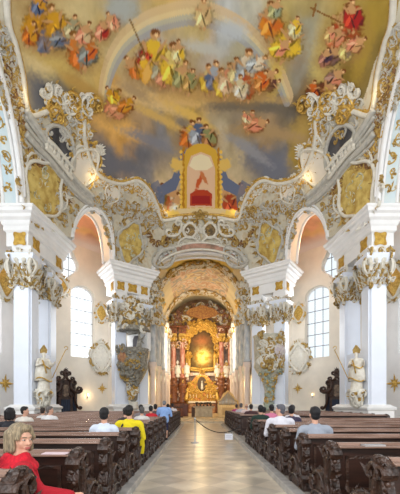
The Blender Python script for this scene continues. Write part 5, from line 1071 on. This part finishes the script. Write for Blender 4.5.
    if hairstyle in ('short', 'bald', 'bob', 'long', 'bun'):
        if hairstyle == 'bald': A.ell((0, -.04, .0), (.082, .075, .07), 12, 8)
        else: A.ell((0, -.028, .042), (.087, .1, .1), 14, 10).ell((0, -.045, -.02), (.078, .07, .075), 12, 8).ell((0, .02, .095), (.06, .065, .04), 10, 6)
    if hairstyle in ('bob', 'long'):
        for e in (-1, 1): A.cap((e*.072, -.01, .04), (e*.082, .012, -.075), .034, .03, 8).cap((e*.06, -.06, .04), (e*.065, -.05, -.1), .045, .04, 8).cap((e*.04, .04, .1), (e*.075, .055, .02), .028, .02, 8)
        A.cap((0, -.07, .04), (0, -.065, -.1), .06, .05, 10)
    if hairstyle == 'long': A.cap((-.03, -.06, -.05), (-.03, -.09, -.25), .06, .045, 10).cap((.03, -.06, -.05), (.03, -.09, -.25), .06, .045, 10)
    if hairstyle == 'bun': A.ell((0, -.13, .03), (.05, .045, .045), 10, 8)
    A.xf(hf); remesh(A.build('hair', hm, root), voxel*.8, 1)
    if face:
        m = MB()
        for e in (-1, 1): m.ell((e*.031, .0765, .01), (.013, .011, .0065), 10, 8)
        m.xf(hf).build('eyes', mat('eye_white', (196, 184, 174), .4), root, smooth=True); m = MB()
        for e in (-1, 1): m.ell((e*.031, .0865, .01), (.0068, .004, .0065), 8, 6)
        m.xf(hf).build('irises', mat('iris', (60, 50, 44), .3), root, smooth=True); m = MB()
        for e in (-1, 1): m.cap((e*.016, .088, .031), (e*.047, .078, .033), .0045, .003, 6)
        m.xf(hf).build('eyebrows', hm, root); m = MB(); m.cap((-.021, .0905, -.053), (.021, .0905, -.053), .0045, .0045, 6).cap((-.016, .092, -.06), (.016, .092, -.06), .0055, .0055, 6); m.xf(hf).build('lips', mat('lips', (176, 92, 88), .45), root, smooth=True)
    tag(root, label, 'person', group); root['_hd'] = tuple(hd); return root, hf, ch
def seat(px, row, side='L', off=.22): y = (LR if side == 'L' else RR if side == 'R' else RF)[row]+off; return (px-200)/F*(y+.07), y
# woman in red, half turned towards the aisle
x, y = -1.64, LR[0]+.36
r, hf, ch = person('seated_woman', x, y, FZ, -.75, (176, 24, 40), (158, 140, 112), 'woman with short ash-blond hair in a red coat, turned round in the nearest left pew', yaw=-1.25, pitch=-.1, k=1.0, drop=.09, hk=1.07, hairstyle='bob', voxel=.0075, wide=1.12, face=True, extra={'coat': 1, 'elbow': {1: [(.3, .12, .66), (.32, .4, .58)], -1: [(-.26, .1, .62), (-.12, .3, .56)]}})
b = MB(); nkz = ch[2]+.1
for q in range(4): b.tube([((.09+.022*q)*math.cos(a), .05+(.08+.02*q)*math.sin(a), nkz+.02-.03*q+.012*math.sin(3*a+q)) for a in np.linspace(0, 2*PI, 20, endpoint=False)], .034, 8, closed=True)
b.cap((.03, .15, nkz-.06), (.06, .2, nkz-.3), .045, .05, 8); remesh(b.build('scarf', mat('scarlet_scarf', (206, 24, 44), .85, rgb2=(170, 16, 34), nscale=14, stretch=(3, 3, 1)), r), .009, 1)
b = MB(); b.tube([(-.1, .12, ch[2]-.25), (-.12, .11, ch[2]-.05), (-.12, .03, ch[2]+.09), (-.12, -.1, ch[2]+.02), (-.12, -.14, ch[2]-.2)], .026, 8); b.build('bag_strap', mat('navy', (34, 30, 52), .8), r, smooth=True)
b = MB(); b.box(-.16, .16, -.3, -.17, .62, 1.02); b.build('backpack', mat('violet_backpack', (72, 60, 132), .8), r, bevel=.05); b = MB(); b.box(-.12, .12, -.315, -.3, .88, .96); b.build('yellow_patch', mat('yellow_cloth', (206, 176, 50), .8), r)
SP = [  # side, px, row, off, shirt, hair, style, yaw, k, wide, label
 ('L', 10, 4, .3, (40, 38, 44), (30, 26, 28), 'bob', .2, 1.0, 1.05, 'person with black hair in a dark patterned top at the far left edge', 0),
 ('L', 25, 6, .3, (214, 206, 196), (36, 28, 26), 'short', -1.3, 1.0, 1.0, 'dark-haired person in a cream top looking right, on the left', 1),
 ('L', 43, 8, .3, (196, 190, 186), (60, 48, 42), 'short', -.2, .93, .9, 'small brown-haired head just left of the grey-haired man on the left', 0),
 ('L', 50, 7, .3, (216, 212, 212), (110, 104, 100), 'short', -1.2, 1.0, 1.05, 'grey-haired man in a white shirt looking right, below the left statue', 1),
 ('L', 104.5, 3, .3, (206, 214, 228), (28, 24, 26), 'short', 0, 1.02, 1.02, 'black-haired man in a pale blue-white shirt, left of the person in yellow', 0),
 ('L', 129.5, 4, .3, (226, 204, 28), (30, 26, 26), 'short', -.2, 1.06, 1.2, 'dark-haired person in a bright yellow jacket at the left aisle side', 0),
 ('L', 125.5, 6, .3, (60, 52, 54), (40, 32, 30), 'short', .2, .97, .9, 'dark-haired person seated just left beyond the yellow jacket', 0),
 ('L', 142, 7, .3, (206, 200, 194), (96, 92, 90), 'short', .1, .98, 1.0, 'grey-haired person in a whitish top just beyond the yellow jacket', 0),
 ('L', 141, 9, .3, (120, 110, 112), (44, 38, 38), 'short', 0, 1.04, .95, 'small dark head showing above the grey-haired person on the left', 0),
 ('L', 151, 9, .3, (186, 34, 44), (34, 28, 28), 'short', 0, 1.0, 1.0, 'dark-haired person in a red top left of the standing man', 0),
 ('L', 155.5, 11, .3, (90, 70, 70), (36, 30, 30), 'short', 0, 1.06, 1.0, 'dark head behind the shoulder of the standing man', 0),
 ('L', 168, 14, .3, (60, 56, 66), (36, 30, 30), 'short', 0, 1.06, 1.0, 'dark-clothed person just right of the standing man', 0),
 ('L', 172.5, 17, .3, (214, 206, 206), (34, 30, 32), 'short', 0, 1.08, 1.1, 'dark-haired person in a white shirt at the far end of the left pews', 0),
 ('R', 314.5, 2, .32, (152, 158, 170), (24, 22, 26), 'short', .1, 1.04, 1.2, 'man with thinning black hair in a grey shirt, nearest on the right', 0),
 ('R', 280, 4, .3, (216, 214, 222), (104, 104, 112), 'short', 1.1, 1.08, 1.35, 'grey-haired person in a bulky white jacket looking left, right of the aisle', 1),
 ('R', 290, 5, .3, (58, 50, 72), (26, 22, 28), 'short', -.2, 1.03, 1.1, 'black-haired person in dark purple between the white jacket and the grey shirt', 0),
 ('R', 292, 6, .3, (206, 200, 204), (50, 42, 42), 'short', 0, 1.05, .95, 'small brown head beyond the person in dark purple', 0),
 ('R', 260.5, 6, .3, (30, 50, 42), (22, 20, 22), 'short', 0, 1.04, 1.1, 'black-haired person in a dark green top near the right aisle', 0),
 ('R', 271.5, 7, .3, (206, 120, 150), (34, 28, 30), 'short', 0, 1.06, 1.05, 'dark-haired person in a pink top between dark green and white jacket', 0),
 ('R', 263.5, 7, .3, (44, 40, 48), (30, 26, 28), 'short', .2, .96, .8, 'small dark-haired child right beside the dark green top', 0),
 ('F', 251, 0, .35, (70, 44, 46), (40, 32, 32), 'short', 0, 1.06, 1.2, 'person in dark maroon at the near end of the far right pews', 0),
 ('F', 246.5, 2, .3, (206, 180, 176), (176, 140, 124), 'bald', 0, 1.06, 1.1, 'bald person in a light top in the far right pews', 0),
 ('F', 241, 3, .3, (176, 170, 176), (90, 88, 92), 'short', 0, 1.1, 1.1, 'grey-haired person in grey in the far right pews', 0),
 ('F', 236.5, 5, .3, (176, 56, 110), (70, 52, 56), 'short', 0, 1.02, 1.15, 'person in a magenta top in the far right pews nearest the altar', 0),
]
for (sd, px, row, off, shirt, hair, style, yaw, k, wide, lab, fc) in SP:
    x, y = seat(px, row, sd, off)
    person('seated_person', x, y, FZ, 0, shirt, hair, lab, yaw=yaw, k=k, wide=wide, hairstyle=style, face=bool(fc), voxel=.011 if y < 8 else .016, lean=.06 if lab.startswith('black-haired person in dark purple') else 0)
r, hf, ch = person('standing_man', -1.36, 12.5, .10, 0, (136, 166, 214), (128, 126, 128), 'grey-haired man in light blue shirt and navy shorts standing bowed at the left pew end', yaw=0, pitch=-.7, k=.86, wide=1.35, pose='stand', sleeve='short', trousers=(36, 40, 74))
r2 = [o for o in bpy.data.objects if o.get('label', '').startswith('dark-haired person in a bright yellow')][0]
b = MB(); b.tube([(-.15, -.06, .45), (-.17, -.135, .7), (-.12, -.12, .92), (-.08, 0, 1.0), (-.1, .12, .85)], .02, 8); b.build('dark_strap', BLACK, r2, smooth=True)
o = MB().plate([(-.05, 0), (.05, .0), (.07, -.15), (.04, -.3), (-.03, -.31), (-.07, -.14)], -.01, .015, 'y').build('jacket_sleeve', MATS['cloth_226_204_28'], bevel=.008); o.parent = r2; o.location = (.27, .02, .62)
# ================================================================ barrier across the aisle
root = empty('barrier_post', (-.19, 12.4, 0)); MB().lathe([(.16, 0), (.16, .02), (.03, .035), (.022, .05), (.022, .88), (.035, .9), (.035, .94), (.0, .96)], 16).build('post', STEEL, root, smooth=True); tag(root, 'thin steel barrier post standing in the aisle', 'post')
p0 = np.array([-.15, 12.4, .86]); p1 = np.array([1.5, 12.4, .62]); t = np.linspace(0, 1, 24)[:, None]; pts = p0+(p1-p0)*t; pts[:, 2] -= (4*t*(1-t)).ravel()*.34
o = MB().tube(pts, .018, 6).build('barrier_rope', BLACK, smooth=True); tag(o, 'black rope sagging from the steel post to the right pews', 'rope')
q = pts[15:20]; root = empty('paper_sign', (1.08, 12.37, .12)); MB().box(-.15, .15, -.004, .004, 0, .235).build('sheet', mat('white_paper', (222, 222, 230), .7), root)
MB().box(-.11, .11, -.006, -.0042, .15, .165).box(-.11, .08, -.006, -.0042, .11, .12).box(-.11, .1, -.006, -.0042, .075, .085).build('print_lines', mat('faint_ink', (170, 170, 182), .8), root); MB().tube([(-.1, 0, .23), (-.1, .03, .3)], .006, 5).tube([(.1, 0, .23), (.1, .03, .3)], .006, 5).build('clips', BLACK, root)
tag(root, 'white paper sign hanging from the black rope beside the right pews', 'sign')
